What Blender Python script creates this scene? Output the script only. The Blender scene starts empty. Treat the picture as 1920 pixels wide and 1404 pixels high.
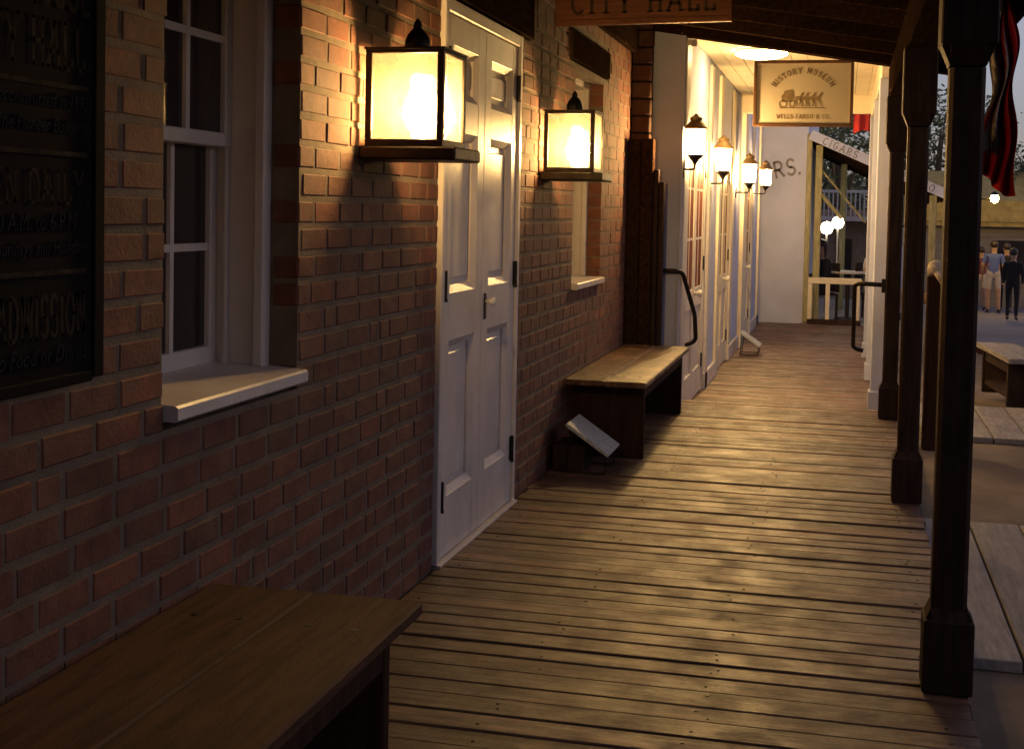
import bpy, bmesh, math, random
from math import sin, cos, pi, radians as R, sqrt, atan2
from mathutils import Vector, Matrix
random.seed(11)
scn = bpy.context.scene
# ------------------------------------------------------------------ camera
CAM_F = 2500 / 1920 * 36.0
cam_d = bpy.data.cameras.new('camera'); cam = bpy.data.objects.new('camera', cam_d)
scn.collection.objects.link(cam); scn.camera = cam
cam_d.lens = CAM_F; cam_d.sensor_width = 36; cam_d.clip_end = 900; cam_d.clip_start = .05
cam_d.shift_y = -0.1026
yaw, pit, rol = R(13.998), R(2.6), R(1.15)
fw = Vector((-sin(yaw)*cos(pit), cos(yaw)*cos(pit), -sin(pit)))
rt0 = Vector((cos(yaw), sin(yaw), 0)); up0 = rt0.cross(fw)
rt = rt0*cos(rol) + up0*sin(rol); up = up0*cos(rol) - rt0*sin(rol)
m4 = Matrix((rt, up, -fw)).transposed().to_4x4(); m4.translation = (0, 0, 1.45)
cam.matrix_world = m4
# ------------------------------------------------------------------ world, sun, exposure
SUN_EL, SUN_AZ = R(5.5), R(80)
w = bpy.data.worlds.new('World'); scn.world = w; w.use_nodes = True
nt = w.node_tree; bg = nt.nodes['Background']
sky = nt.nodes.new('ShaderNodeTexSky'); sky.sky_type = 'NISHITA'; sky.sun_disc = False
sky.sun_elevation = SUN_EL; sky.sun_rotation = SUN_AZ; sky.dust_density = .9; sky.air_density = 1.0; sky.ozone_density = 4.0
hs = nt.nodes.new('ShaderNodeHueSaturation'); hs.inputs['Saturation'].default_value = .5
mxw = nt.nodes.new('ShaderNodeMix'); mxw.data_type = 'RGBA'; mxw.blend_type = 'MULTIPLY'; mxw.inputs[0].default_value = 1
mxw.inputs[7].default_value = (1.17, .94, .97, 1)
nt.links.new(sky.outputs[0], hs.inputs['Color']); nt.links.new(hs.outputs[0], mxw.inputs[6])
nt.links.new(mxw.outputs[2], bg.inputs[0]); bg.inputs[1].default_value = 0.15
sd = bpy.data.lights.new('sun', 'SUN'); sd.energy = .05; sd.angle = R(12); sd.color = (1, .82, .7)
sun = bpy.data.objects.new('sun', sd); scn.collection.objects.link(sun)
sdir = Vector((sin(SUN_AZ)*cos(SUN_EL), cos(SUN_AZ)*cos(SUN_EL), sin(SUN_EL)))
sun.rotation_euler = sdir.to_track_quat('Z', 'Y').to_euler()
vs = scn.view_settings; vs.view_transform = 'Standard'; vs.look = 'None'; vs.gamma = 1; vs.use_curve_mapping = False
vs.exposure = 0.62
scn.cycles.use_denoising = True
scn.cycles.max_bounces = 8; scn.cycles.transparent_max_bounces = 16
scn.cycles.sample_clamp_indirect = 6.0

COL = scn.collection
# ------------------------------------------------------------------ materials
def mat(name, col, rough=.7, var=.25, scale=6, bump=0, stretch=(1,1,1), metal=0, spec=.5, col2=None, rvar=0,
        tone=False, stain=None, fine=60, objrand=0.0, worn=0):
    m = bpy.data.materials.new(name); m.use_nodes = True; t = m.node_tree; N = t.nodes; L = t.links
    b = N['Principled BSDF']; b.inputs['Metallic'].default_value = metal; b.inputs['Specular IOR Level'].default_value = spec
    tc = N.new('ShaderNodeTexCoord'); oi = N.new('ShaderNodeObjectInfo')
    mp = N.new('ShaderNodeMapping'); mp.inputs['Scale'].default_value = stretch
    ml = N.new('ShaderNodeMath'); ml.operation = 'MULTIPLY'; ml.inputs[1].default_value = 37.0
    L.new(oi.outputs['Random'], ml.inputs[0])
    ad = N.new('ShaderNodeVectorMath'); ad.operation = 'ADD'
    L.new(tc.outputs['Object'], ad.inputs[0]); L.new(ml.outputs[0], ad.inputs[1]); L.new(ad.outputs[0], mp.inputs['Vector'])
    n1 = N.new('ShaderNodeTexNoise'); n1.inputs['Scale'].default_value = scale; n1.inputs['Detail'].default_value = 7; n1.inputs['Roughness'].default_value = .62
    L.new(mp.outputs[0], n1.inputs['Vector'])
    n2 = N.new('ShaderNodeTexNoise'); n2.inputs['Scale'].default_value = fine; n2.inputs['Detail'].default_value = 5
    L.new(mp.outputs[0], n2.inputs['Vector'])
    c2 = col2 or tuple(c*(1-var*1.6) for c in col); c1 = tuple(min(1, c*(1+var)) for c in col) if not col2 else col
    rp = N.new('ShaderNodeValToRGB'); rp.color_ramp.elements[0].position = .3; rp.color_ramp.elements[1].position = .7
    rp.color_ramp.elements[0].color = (*[max(0, c) for c in c2], 1); rp.color_ramp.elements[1].color = (*c1, 1)
    L.new(n1.outputs['Fac'], rp.inputs[0]); out = rp.outputs[0]
    if tone or objrand:
        v = N.new('ShaderNodeVectorMath'); v.operation = 'MULTIPLY'
        if tone:
            at = N.new('ShaderNodeAttribute'); at.attribute_name = 'tone'; src = at.outputs['Color']
        else:
            mr = N.new('ShaderNodeMapRange'); mr.inputs[3].default_value = 1-objrand; mr.inputs[4].default_value = 1+objrand
            L.new(oi.outputs['Random'], mr.inputs[0]); src = mr.outputs[0]
        L.new(out, v.inputs[0]); L.new(src, v.inputs[1]); out = v.outputs[0]
    if stain:
        sc_, amt, scol = stain
        n3 = N.new('ShaderNodeTexNoise'); n3.inputs['Scale'].default_value = sc_; n3.inputs['Detail'].default_value = 9; n3.inputs['Roughness'].default_value = .7
        L.new(ad.outputs[0], n3.inputs['Vector'])
        r3 = N.new('ShaderNodeValToRGB'); r3.color_ramp.elements[0].position = .48; r3.color_ramp.elements[1].position = .72
        r3.color_ramp.elements[0].color = (0,0,0,1); r3.color_ramp.elements[1].color = (amt,amt,amt,1)
        L.new(n3.outputs['Fac'], r3.inputs[0])
        mx = N.new('ShaderNodeMix'); mx.data_type = 'RGBA'; L.new(r3.outputs[0], mx.inputs[0]); L.new(out, mx.inputs[6]); mx.inputs[7].default_value = (*scol, 1)
        out = mx.outputs[2]
    L.new(out, b.inputs['Base Color'])
    rr = N.new('ShaderNodeMapRange'); rr.inputs[3].default_value = max(.05, rough-rvar); rr.inputs[4].default_value = min(1, rough+rvar)
    L.new(n2.outputs['Fac'], rr.inputs[0]); rsrc = rr.outputs[0]
    if worn:
        ge = N.new('ShaderNodeNewGeometry'); n4 = N.new('ShaderNodeTexNoise'); n4.inputs['Scale'].default_value = 5.5; n4.inputs['Detail'].default_value = 8; n4.inputs['Roughness'].default_value = .7
        L.new(ge.outputs['Position'], n4.inputs['Vector'])
        r4 = N.new('ShaderNodeMapRange'); r4.inputs[1].default_value = .36; r4.inputs[2].default_value = .62; r4.inputs[3].default_value = -.09; r4.inputs[4].default_value = .2
        L.new(n4.outputs['Fac'], r4.inputs[0]); ad4 = N.new('ShaderNodeMath'); ad4.operation = 'ADD'; ad4.use_clamp = True
        L.new(rsrc, ad4.inputs[0]); L.new(r4.outputs[0], ad4.inputs[1]); rsrc = ad4.outputs[0]
    L.new(rsrc, b.inputs['Roughness'])
    if bump:
        bm_ = N.new('ShaderNodeBump'); bm_.inputs['Strength'].default_value = bump; bm_.inputs['Distance'].default_value = .004
        sm = N.new('ShaderNodeMath'); sm.operation = 'ADD'; L.new(n1.outputs['Fac'], sm.inputs[0]); L.new(n2.outputs['Fac'], sm.inputs[1])
        L.new(sm.outputs[0], bm_.inputs['Height']); L.new(bm_.outputs[0], b.inputs['Normal'])
    return m
def emat(name, col, s):
    m = bpy.data.materials.new(name); m.use_nodes = True; t = m.node_tree; t.nodes.clear()
    e = t.nodes.new('ShaderNodeEmission'); e.inputs[0].default_value = (*col, 1); e.inputs[1].default_value = s
    o = t.nodes.new('ShaderNodeOutputMaterial'); t.links.new(e.outputs[0], o.inputs[0]); return m
def dusty_glass(name, tr=.55, tint=(1,.96,.8)):
    m = bpy.data.materials.new(name); m.use_nodes = True; t = m.node_tree; t.nodes.clear(); N = t.nodes; L = t.links
    a = N.new('ShaderNodeBsdfTransparent'); a.inputs[0].default_value = (1,.97,.86,1)
    d = N.new('ShaderNodeBsdfTranslucent'); d.inputs[0].default_value = (*tint,1)
    g = N.new('ShaderNodeBsdfGlossy'); g.inputs['Roughness'].default_value = .12; g.inputs[0].default_value = (.9,.9,.9,1)
    tc = N.new('ShaderNodeTexCoord'); n = N.new('ShaderNodeTexNoise'); n.inputs['Scale'].default_value = 11; n.inputs['Detail'].default_value = 6
    L.new(tc.outputs['Object'], n.inputs['Vector'])
    mr = N.new('ShaderNodeMapRange'); mr.inputs[1].default_value = .35; mr.inputs[2].default_value = .7
    mr.inputs[3].default_value = 1-tr-.12; mr.inputs[4].default_value = 1-tr+.15; L.new(n.outputs['Fac'], mr.inputs[0])
    rf = N.new('ShaderNodeBsdfRefraction'); rf.inputs['Roughness'].default_value = .42; rf.inputs['IOR'].default_value = 1.35; rf.inputs[0].default_value = (1,.97,.9,1)
    m0 = N.new('ShaderNodeMixShader'); m0.inputs[0].default_value = .5; L.new(rf.outputs[0], m0.inputs[1]); L.new(d.outputs[0], m0.inputs[2])
    m1 = N.new('ShaderNodeMixShader'); L.new(mr.outputs[0], m1.inputs[0]); L.new(a.outputs[0], m1.inputs[1]); L.new(m0.outputs[0], m1.inputs[2])
    m2 = N.new('ShaderNodeMixShader'); m2.inputs[0].default_value = .015; L.new(m1.outputs[0], m2.inputs[1]); L.new(g.outputs[0], m2.inputs[2])
    o = N.new('ShaderNodeOutputMaterial'); L.new(m2.outputs[0], o.inputs[0]); return m

M = dict(
 brick=mat('brick_clay', (.175,.062,.035), .85, .25, 14, .45, tone=True, stain=(4,.35,(.17,.12,.085)), fine=90),
 mortar=mat('lime_mortar', (.175,.128,.088), .95, .2, 9, .6, stain=(3,.5,(.13,.1,.08)), fine=120),
 white=mat('white_paint', (.66,.60,.56), .40, .08, 3, .22, spec=.5, rvar=.12, stain=(3.2,.5,(.42,.35,.29)), fine=45),
 cream=mat('cream_paint', (.74,.66,.5), .45, .08, 3, .1, stain=(2,.25,(.5,.42,.3))),
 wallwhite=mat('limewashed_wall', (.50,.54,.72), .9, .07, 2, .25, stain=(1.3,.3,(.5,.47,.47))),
 plank=mat('worn_floorboard', (.150,.080,.052), .43, .45, 4, .8, stretch=(.9,9,9), objrand=.38, rvar=.2, stain=(2.6,.7,(.075,.05,.036)), fine=38, spec=.4, worn=1),
 plankgrey=mat('weathered_grey_board', (.3,.27,.25), .7, .25, 5, .5, stretch=(9,.9,9), objrand=.15, stain=(2,.5,(.17,.15,.13))),
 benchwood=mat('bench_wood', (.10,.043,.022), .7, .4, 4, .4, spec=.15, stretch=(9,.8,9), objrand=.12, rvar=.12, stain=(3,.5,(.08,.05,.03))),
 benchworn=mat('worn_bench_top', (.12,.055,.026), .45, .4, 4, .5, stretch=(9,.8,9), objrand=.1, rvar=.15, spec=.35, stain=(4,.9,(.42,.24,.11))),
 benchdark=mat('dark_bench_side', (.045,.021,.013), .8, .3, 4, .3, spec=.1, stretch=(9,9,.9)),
 darkwood=mat('dark_stained_post', (.036,.019,.013), .65, .4, 5, .4, stretch=(9,9,.8), rvar=.1, spec=.15, stain=(6,.5,(.06,.035,.024))),
 roofwood=mat('dark_roof_board', (.034,.018,.012), .85, .35, 4, .3, stretch=(9,.8,9), objrand=.2, spec=0),
 lintel=mat('lintel_wood', (.024,.014,.010), .85, .3, 5, .3, stretch=(9,.9,9), spec=0),
 iron=mat('blackened_iron', (.03,.024,.019), .42, .3, 20, .2, metal=.6, rvar=.12),
 bronze=mat('bronze_lantern', (.045,.032,.022), .5, .35, 18, .25, metal=.75, rvar=.12),
 brass=mat('white_knob', (.75,.72,.68), .2, .05, 5),
 lampcap=mat('lit_bronze_cap', (.28,.18,.08), .5, .3, 14, .2, metal=.4),  # lighter than the lantern bronze: lamp glow put into the cap colour
 signdark=mat('black_sign_board', (.009,.007,.007), .9, .3, 3, .1, spec=.1),
 signlet=mat('faded_gold_lettering', (.036,.026,.018), .9, .5, 25, spec=.1),
 signlet2=mat('faded_blue_lettering', (.022,.022,.03), .9, .5, 25, spec=.1),
 cityboard=mat('orange_stained_board', (.22,.07,.02), .55, .3, 5, .35, stretch=(.7,9,9), stain=(6,.4,(.4,.13,.03))),
 carve=mat('dark_carved_letter', (.06,.028,.012), .7),
 museum=mat('cream_sign_face', (.85,.75,.58), .55, .05, 3, .1),
 signframe=mat('brown_sign_frame', (.16,.075,.03), .5, .25, 6),
 signink=mat('brown_sign_ink', (.34,.24,.13), .7, .2, 20),
 wallink=mat('grey_wall_lettering', (.22,.20,.22), .85, .2, 12),
 placard=mat('grey_placard', (.50,.52,.50), .5, .2, 40, .1),
 glassdark=mat('dark_window_glass', (.03,.026,.027), .08, .3, 4, 0, spec=.6),
 redcurtain=mat('red_door_curtain', (.20,.05,.03), .6, .35, 4, .1, stretch=(1,14,.4), spec=.12),
 doorred=mat('brown_door_wood', (.20,.075,.04), .45, .25, 5, .2),
 dirt=mat('packed_dirt', (.17,.125,.085), .95, .3, 1.2, .6, stain=(.6,.6,(.24,.2,.17)), fine=40),
 pave=mat('grey_paving', (.24,.22,.24), .85, .15, .8, .3, fine=30),
 leaf=mat('foliage_green', (.065,.085,.028), .6, .4, 3, 0, objrand=.15),
 leafdark=mat('foliage_dark', (.04,.06,.028), .6, .4, 3),
 bark=mat('bark', (.10,.075,.05), .9, .3, 6, .5, stretch=(6,6,1)),
 roof=mat('tan_roof_shingle', (.5,.37,.13), .85, .2, 6, .4),
 siding=mat('grey_siding', (.28,.24,.21), .8, .15, 3),
 olive=mat('olive_porch_post', (.34,.31,.16), .6, .25, 6, .2, stretch=(6,6,1)),
 skin=mat('skin', (.42,.25,.17), .55, .08, 8),
 hair=mat('dark_hair', (.03,.02,.015), .5, .3, 30),
 blue=mat('blue_shirt', (.10,.14,.42), .85, .12, 12),
 shorts=mat('pale_shorts', (.50,.43,.42), .9, .1, 12),
 black=mat('black_cloth', (.018,.016,.018), .9, .2, 12),
 maroon=mat('maroon_shirt', (.16,.03,.035), .9, .15, 12),
 tan=mat('tan_cloth', (.3,.22,.15), .9, .15, 12),
 greycloth=mat('grey_cloth', (.2,.19,.2), .9, .15, 12),
 shoe=mat('dark_shoe', (.03,.025,.022), .6),
 soffit=mat('cream_soffit', (.66,.58,.42), .7, .08, 3, .15, stretch=(1,1,1)),
 clothwhite=mat('white_table_cloth', (.55,.52,.52), .85, .08, 5),
 redcloth=mat('red_cloth', (.45,.02,.015), .8, .2, 6),
 bone=mat('pale_rope', (.5,.43,.36), .8, .25, 20, .4),
)
M['bulb'] = emat('lit_bulb', (1, .62, .26), 560)
M['bulb2'] = emat('lit_bulb_far', (1, .61, .24), 1900)
M['dome'] = emat('lit_ceiling_globe', (1, .70, .28), 42)
M['street'] = emat('lit_street_globe', (1, .60, .08), 190)
M['globe'] = emat('lit_garden_globe', (1, .84, .58), 10)
M['glass'] = dusty_glass('dusty_lantern_glass', .58, (.11,.115,.085))
M['glassfar'] = dusty_glass('dusty_far_glass', .4, (.8,.78,.6))

# ------------------------------------------------------------------ helpers
def link(name, me, m=None, parent=None, kind=None):
    o = bpy.data.objects.new(name, me); COL.objects.link(o)
    if m is not None and me is not None and not me.materials: me.materials.append(m)
    if parent is not None: o.parent = parent
    if kind: o['kind'] = kind
    return o
def thing(name, label, cat, loc=(0,0,0), rz=0, group=None):
    o = bpy.data.objects.new(name, None); COL.objects.link(o); o.empty_display_size = .1
    o.location = loc; o.rotation_euler = (0,0,rz); o['label'] = label; o['category'] = cat
    if group: o['group'] = group
    return o
def tag(o, label, cat, group=None):
    o['label'] = label; o['category'] = cat
    if group: o['group'] = group
    return o
class B:
    """collects shapes in one bmesh"""
    def __init__(s): s.bm = bmesh.new()
    def box(s, x0, x1, y0, y1, z0, z1, bev=0, seg=1, jit=0):
        r = bmesh.ops.create_cube(s.bm, size=1); vs_ = r['verts']
        for v in vs_:
            v.co = Vector(((x0+x1)/2+v.co.x*(x1-x0), (y0+y1)/2+v.co.y*(y1-y0), (z0+z1)/2+v.co.z*(z1-z0)))
            if jit: v.co += Vector([random.uniform(-jit, jit) for _ in range(3)])
        if bev:
            es = list({e for v in vs_ for e in v.link_edges})
            bmesh.ops.bevel(s.bm, geom=es, offset=bev, segments=seg, affect='EDGES', profile=.6)
        return s
    def obox(s, c, size, rot, bev=0):
        r = bmesh.ops.create_cube(s.bm, size=1); vs_ = r['verts']
        for v in vs_: v.co = Vector((v.co.x*size[0], v.co.y*size[1], v.co.z*size[2]))
        if bev:
            es = list({e for v in vs_ for e in v.link_edges})
            g = bmesh.ops.bevel(s.bm, geom=es, offset=bev, segments=1, affect='EDGES'); vs_ = list({v for f in g['faces'] for v in f.verts} | {v for v in vs_ if v.is_valid})
        bmesh.ops.transform(s.bm, matrix=Matrix.Translation(c) @ rot.to_4x4(), verts=vs_); return s
    def prism(s, pts, axis, a, b):
        """polygon pts (2D) extruded along axis from a to b"""
        def P(p, t):
            return {0: (t, p[0], p[1]), 1: (p[0], t, p[1]), 2: (p[0], p[1], t)}[axis]
        va = [s.bm.verts.new(P(p, a)) for p in pts]; vb = [s.bm.verts.new(P(p, b)) for p in pts]
        n = len(pts)
        s.bm.faces.new(va); s.bm.faces.new(vb[::-1])
        for i in range(n): s.bm.faces.new((va[i], vb[i], vb[(i+1) % n], va[(i+1) % n]))
        return s
    def lathe(s, prof, c, n=20):
        rings = []
        for r, z in prof:
            rings.append([s.bm.verts.new((c[0]+r*cos(2*pi*i/n), c[1]+r*sin(2*pi*i/n), c[2]+z)) for i in range(n)])
        for a, b in zip(rings, rings[1:]):
            for i in range(n): s.bm.faces.new((a[i], a[(i+1) % n], b[(i+1) % n], b[i]))
        s.bm.faces.new(rings[0][::-1]); s.bm.faces.new(rings[-1]); return s
    def tube(s, pts, r, n=10):
        pts = [Vector(p) for p in pts]; rings = []; rr = r if isinstance(r, (list, tuple)) else [r]*len(pts)
        for i, p in enumerate(pts):
            d = (pts[min(i+1, len(pts)-1)] - pts[max(i-1, 0)]).normalized()
            a = d.orthogonal().normalized() if i == 0 else (a - d*a.dot(d)).normalized()
            b = d.cross(a)
            rings.append([s.bm.verts.new(p + (a*cos(2*pi*k/n) + b*sin(2*pi*k/n))*rr[i]) for k in range(n)])
        for u, v in zip(rings, rings[1:]):
            for i in range(n): s.bm.faces.new((u[i], u[(i+1) % n], v[(i+1) % n], v[i]))
        s.bm.faces.new(rings[0][::-1]); s.bm.faces.new(rings[-1]); return s
    def quadsheet(s, rows):
        V = [[s.bm.verts.new(p) for p in r] for r in rows]
        for a, b in zip(V, V[1:]):
            for i in range(len(a)-1): s.bm.faces.new((a[i], a[i+1], b[i+1], b[i]))
        return s
    def mesh(s, name, smooth=False):
        bmesh.ops.recalc_face_normals(s.bm, faces=s.bm.faces)
        me = bpy.data.meshes.new(name); s.bm.to_mesh(me); s.bm.free()
        if smooth:
            for p in me.polygons: p.use_smooth = True
        return me
    def obj(s, name, m, parent=None, kind=None, smooth=False):
        return link(name, s.mesh(name, smooth), m, parent, kind)
def bx(*a, **k): return B().box(*a, **k)
def rounded(pts, rad=.04, n=4):
    """round the corners of a polyline"""
    P = [Vector(p) for p in pts]; out = [P[0]]
    for a, b, c in zip(P, P[1:], P[2:]):
        u = (a-b).normalized(); v = (c-b).normalized(); r = min(rad, (a-b).length/2, (c-b).length/2)
        for i in range(n+1):
            t = i/n; out.append((b+u*r)*(1-t)**2 + b*2*t*(1-t) + (b+v*r)*t**2)
    out.append(P[-1]); return out

# lettering: a slab-serif stroke alphabet (unit cap height), flat print with a hair of thickness
def arc(cx, cy, rx, ry, a0, a1, n=12): return [(cx+rx*cos(R(a0+(a1-a0)*i/n)), cy+ry*sin(R(a0+(a1-a0)*i/n))) for i in range(n+1)]
GL = {
 'A': (.8, [[(.06,0),(.4,1),(.74,0)], [(.18,.33),(.62,.33)]], [(.06,0),(.74,0)]),
 'B': (.7, [[(.12,0),(.12,1)], [(.12,1)]+arc(.36,.76,.24,.24,90,-90)+[(.12,.52)], [(.12,.52)]+arc(.38,.26,.26,.26,90,-90)+[(.12,0)]], []),
 'C': (.72, [arc(.4,.5,.32,.5,50,310,18)], []),
 'D': (.75, [[(.12,0),(.12,1)], [(.12,1)]+arc(.34,.5,.34,.5,90,-90,14)+[(.12,0)]], []),
 'E': (.65, [[(.12,0),(.12,1)], [(.12,1),(.58,1)], [(.12,.5),(.48,.5)], [(.12,0),(.6,0)]], []),
 'F': (.62, [[(.12,0),(.12,1)], [(.12,1),(.58,1)], [(.12,.5),(.48,.5)]], [(.12,0)]),
 'G': (.78, [arc(.4,.5,.32,.5,50,320,18)+[(.68,.42),(.45,.42)]], []),
 'H': (.78, [[(.14,0),(.14,1)], [(.64,0),(.64,1)], [(.14,.5),(.64,.5)]], [(.14,0),(.14,1),(.64,0),(.64,1)]),
 'I': (.36, [[(.18,0),(.18,1)]], [(.18,0),(.18,1)]),
 'L': (.62, [[(.14,0),(.14,1)], [(.14,0),(.56,0),(.56,.2)]], [(.14,1)]),
 'M': (.95, [[(.14,0),(.14,1),(.475,.2),(.81,1),(.81,0)]], [(.14,0),(.81,0)]),
 'N': (.8, [[(.14,0),(.14,1),(.66,0),(.66,1)]], [(.14,0),(.66,1)]),
 'O': (.8, [arc(.4,.5,.32,.5,0,360,22)], []),
 'P': (.68, [[(.12,0),(.12,1)], [(.12,1)]+arc(.36,.74,.25,.26,90,-90)+[(.12,.48)]], [(.12,0)]),
 'R': (.75, [[(.12,0),(.12,1)], [(.12,1)]+arc(.36,.74,.25,.26,90,-90)+[(.12,.48)], [(.34,.48),(.66,0)]], [(.12,0),(.66,0)]),
 'S': (.65, [arc(.33,.74,.24,.26,30,270,12)+arc(.33,.25,.26,.25,90,-150,12)], []),
 'T': (.72, [[(.36,0),(.36,1)], [(.06,.84),(.06,1),(.66,1),(.66,.84)]], [(.36,0)]),
 'U': (.76, [[(.14,1),(.14,.3)]+arc(.38,.3,.24,.3,180,360,10)+[(.62,1)]], [(.14,1),(.62,1)]),
 'W': (1.0, [[(.06,1),(.28,0),(.5,.8),(.72,0),(.94,1)]], [(.06,1),(.94,1)]),
 'Y': (.76, [[(.08,1),(.38,.45),(.68,1)], [(.38,.45),(.38,0)]], [(.08,1),(.68,1),(.38,0)]),
 '&': (.8, [[(.72,0),(.2,.75)]+arc(.36,.82,.16,.17,180,0,8)+[(.5,.7),(.14,.38)]+arc(.34,.23,.22,.23,150,330,10)+[(.72,.45)]], []),
 '.': (.28, [[(.14,0),(.14,.09)]], []),
 '1': (.45, [[(.1,.78),(.24,1),(.24,0)]], [(.24,0)]),
 '6': (.65, [arc(.34,.5,.26,.5,50,180,8)+arc(.33,.27,.25,.27,180,540,16)], []),
 '0': (.7, [arc(.35,.5,.27,.5,0,360,20)], []),
 ' ': (.4, [], []),
}
def text_w(s, track=.12): return sum(GL[c][0]+track for c in s) - track
def stroke_text(b, s, place, th=.13, serif=True, xs=1.0, track=.12, thick=.0):
    """place(u,v) -> 3D point; u,v in cap heights; strokes become thin ribbons"""
    u0 = 0
    for ch in s:
        wd, strokes, ser = GL[ch]
        pls = [(p, th) for p in strokes]
        if serif: pls += [([(x-.14, y), (x+.14, y)], th*.6) for x, y in ser]
        sp = []
        for pl, t in pls:
            cur = [pl[0]]
            for q in range(1, len(pl)):
                cur.append(pl[q])
                if q < len(pl)-1:
                    d1 = Vector((pl[q][0]-pl[q-1][0], pl[q][1]-pl[q-1][1])); d2 = Vector((pl[q+1][0]-pl[q][0], pl[q+1][1]-pl[q][1]))
                    if d1.length > 1e-6 and d2.length > 1e-6 and d1.angle(d2) > R(50): sp.append((cur, t)); cur = [pl[q]]
            sp.append((cur, t))
        for pl, t in sp:
            pts = [Vector(((u0+x)*xs, y)) for x, y in pl]
            L_, R_ = [], []
            for i, p in enumerate(pts):
                d = pts[min(i+1, len(pts)-1)] - pts[max(i-1, 0)]
                if d.length < 1e-6: d = Vector((1, 0))
                d.normalize(); n = Vector((-d.y, d.x))*t/2; n.x *= 1.0
                e = d*(t/2*.6) if i in (0, len(pts)-1) else Vector((0,0))
                if i == 0: e = -e
                L_.append(p+n+e); R_.append(p-n+e)
            vl = [b.bm.verts.new(place(q.x, q.y)) for q in L_]; vr = [b.bm.verts.new(place(q.x, q.y)) for q in R_]
            for i in range(len(pts)-1): b.bm.faces.new((vl[i], vl[i+1], vr[i+1], vr[i]))
        u0 += wd + track
def letters(txt, place, m, parent, xs=1.0, track=.12, **k):
    u0 = 0
    for ch in txt:
        if ch != ' ':
            b = B(); stroke_text(b, ch, lambda u, v: place(u+u0*xs, v), xs=xs, **k); b.obj('letter', m, parent)
        u0 += GL[ch][0] + track
def font_text(name, s, size, shear=0, m=None, parent=None, sx=1, extr=.0008, align='RIGHT'):
    cu = bpy.data.curves.new(name, 'FONT'); cu.body = s; cu.size = size; cu.shear = shear; cu.extrude = extr; cu.align_x = align; cu.resolution_u = 3
    o = bpy.data.objects.new(name, cu); COL.objects.link(o)
    dg = bpy.context.evaluated_depsgraph_get(); me = bpy.data.meshes.new_from_object(o.evaluated_get(dg))
    bpy.data.objects.remove(o); bpy.data.curves.remove(cu)
    for v in me.vertices: v.co.x *= sx
    me.materials.clear()
    return link(name, me, m, parent)

# ================================================================== THE SETTING
WX = -1.575            # brick face
def gz(y):             # street level falls away up the street
    if y < 11: return -.18
    if y < 35: return -.18 - (y-11)/24*.75
    return -.93
b = B(); ys = [-60,-10,0,5,11,15,20,25,30,35,60,120,300,700]; xs = [-300,-40,-8,-2,0,2,5,12,40,300]
b.quadsheet([[(x, y, gz(y)) for x in xs] for y in ys]); b.obj('ground', M['dirt'], kind='structure')
b = B(); b.quadsheet([[(x, y, gz(y)+.006) for x in (1.9 if y < 24 else 1.2, 3, 6, 14)] for y in (14.5, 20, 24, 30, 35, 60, 110)])
b.obj('street', M['pave'], kind='structure')
b = B(); p0, p1 = Vector((1.55, 22, 0)), Vector((2.9, 14.5, 0))
for i in range(8):
    a, c = p0.lerp(p1, i/8), p0.lerp(p1, (i+1)/8-.01); mid = (a+c)/2
    b.obox((mid.x, mid.y, gz(mid.y)+.05), ((c-a).length, .14, .16), Matrix.Rotation(atan2(c.y-a.y, c.x-a.x), 3, 'Z'), .01)
b.obj('kerb', M['benchdark'], kind='structure')

# boardwalk of transverse boards
bw = bpy.data.objects.new('boardwalk', None); COL.objects.link(bw); bw['kind'] = 'structure'
bx(WX+.01, .37, -9, 10.33, -.16, -.034).obj('joist_bed', M['benchdark'], bw)
bx(.375, .405, -9, 10.36, -.18, -.006).obj('edge_board', M['benchdark'], bw)
bx(WX+.01, .40, -9, -2.42, -.033, -.002).obj('rear_decking', M['plank'], bw)
NAILS = []; y = -2.4; protos = {}
def plank_mesh(wd, ln, i):
    key = (round(wd, 3), round(ln, 2), i)
    if key not in protos:
        b = B(); b.box(-ln/2, ln/2, -wd/2, wd/2, -.032, 0, bev=.004, jit=.0012)
        protos[key] = b.mesh('floorboard')
    return protos[key]
while y < 10.3:
    wd = random.choice((.108, .112, .118, .126)); 
    if y + wd > 10.36: break
    o = link('board', plank_mesh(wd, 1.97, random.randint(0, 3)), M['plank'], bw)
    o.location = ((WX+.412)/2 + random.uniform(-.006, .01), y+wd/2, random.uniform(-.004, .0015))
    o.rotation_euler = (R(random.uniform(-1.1, 1.1)), R(random.uniform(-.06, .06)), R(random.uniform(-.12, .12)))
    NAILS.append((y+wd*.3, o.location.z)); NAILS.append((y+wd*.7, o.location.z)); y += wd + random.choice((.002, .003, .003, .004, .005, .009))
b = B()
for yn, zn in NAILS:
    if yn < 2: continue
    for xn in (-1.48, -.93, -.36, .30):
        if random.random() < .6: continue
        q = xn+random.uniform(-.035,.035); w_ = yn+random.uniform(-.012,.012)
        b.lathe([(.0055, 0), (.0045, .0022)], (q, w_, zn+.0003), 6)
b.obj('nail_heads', M['iron'], bw, kind='stuff')
bw2 = bpy.data.objects.new('lower_boardwalk', None); COL.objects.link(bw2); bw2['kind'] = 'structure'
bx(-1.45, .42, 10.37, 19.78, -.3, -.156).obj('joist_bed', M['benchdark'], bw2)
y = 10.38
while y < 19.6:
    wd = random.choice((.112, .118, .126))
    o = link('board', plank_mesh(wd, 1.9, random.randint(0, 3)), M['plank'], bw2)
    o.location = (-.51, y+wd/2, -.12 + random.uniform(-.003, .002)); o.rotation_euler = (R(random.uniform(-.5,.5)), 0, R(random.uniform(-.12, .12)))
    y += wd + random.choice((.004, .007, .012))
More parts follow.
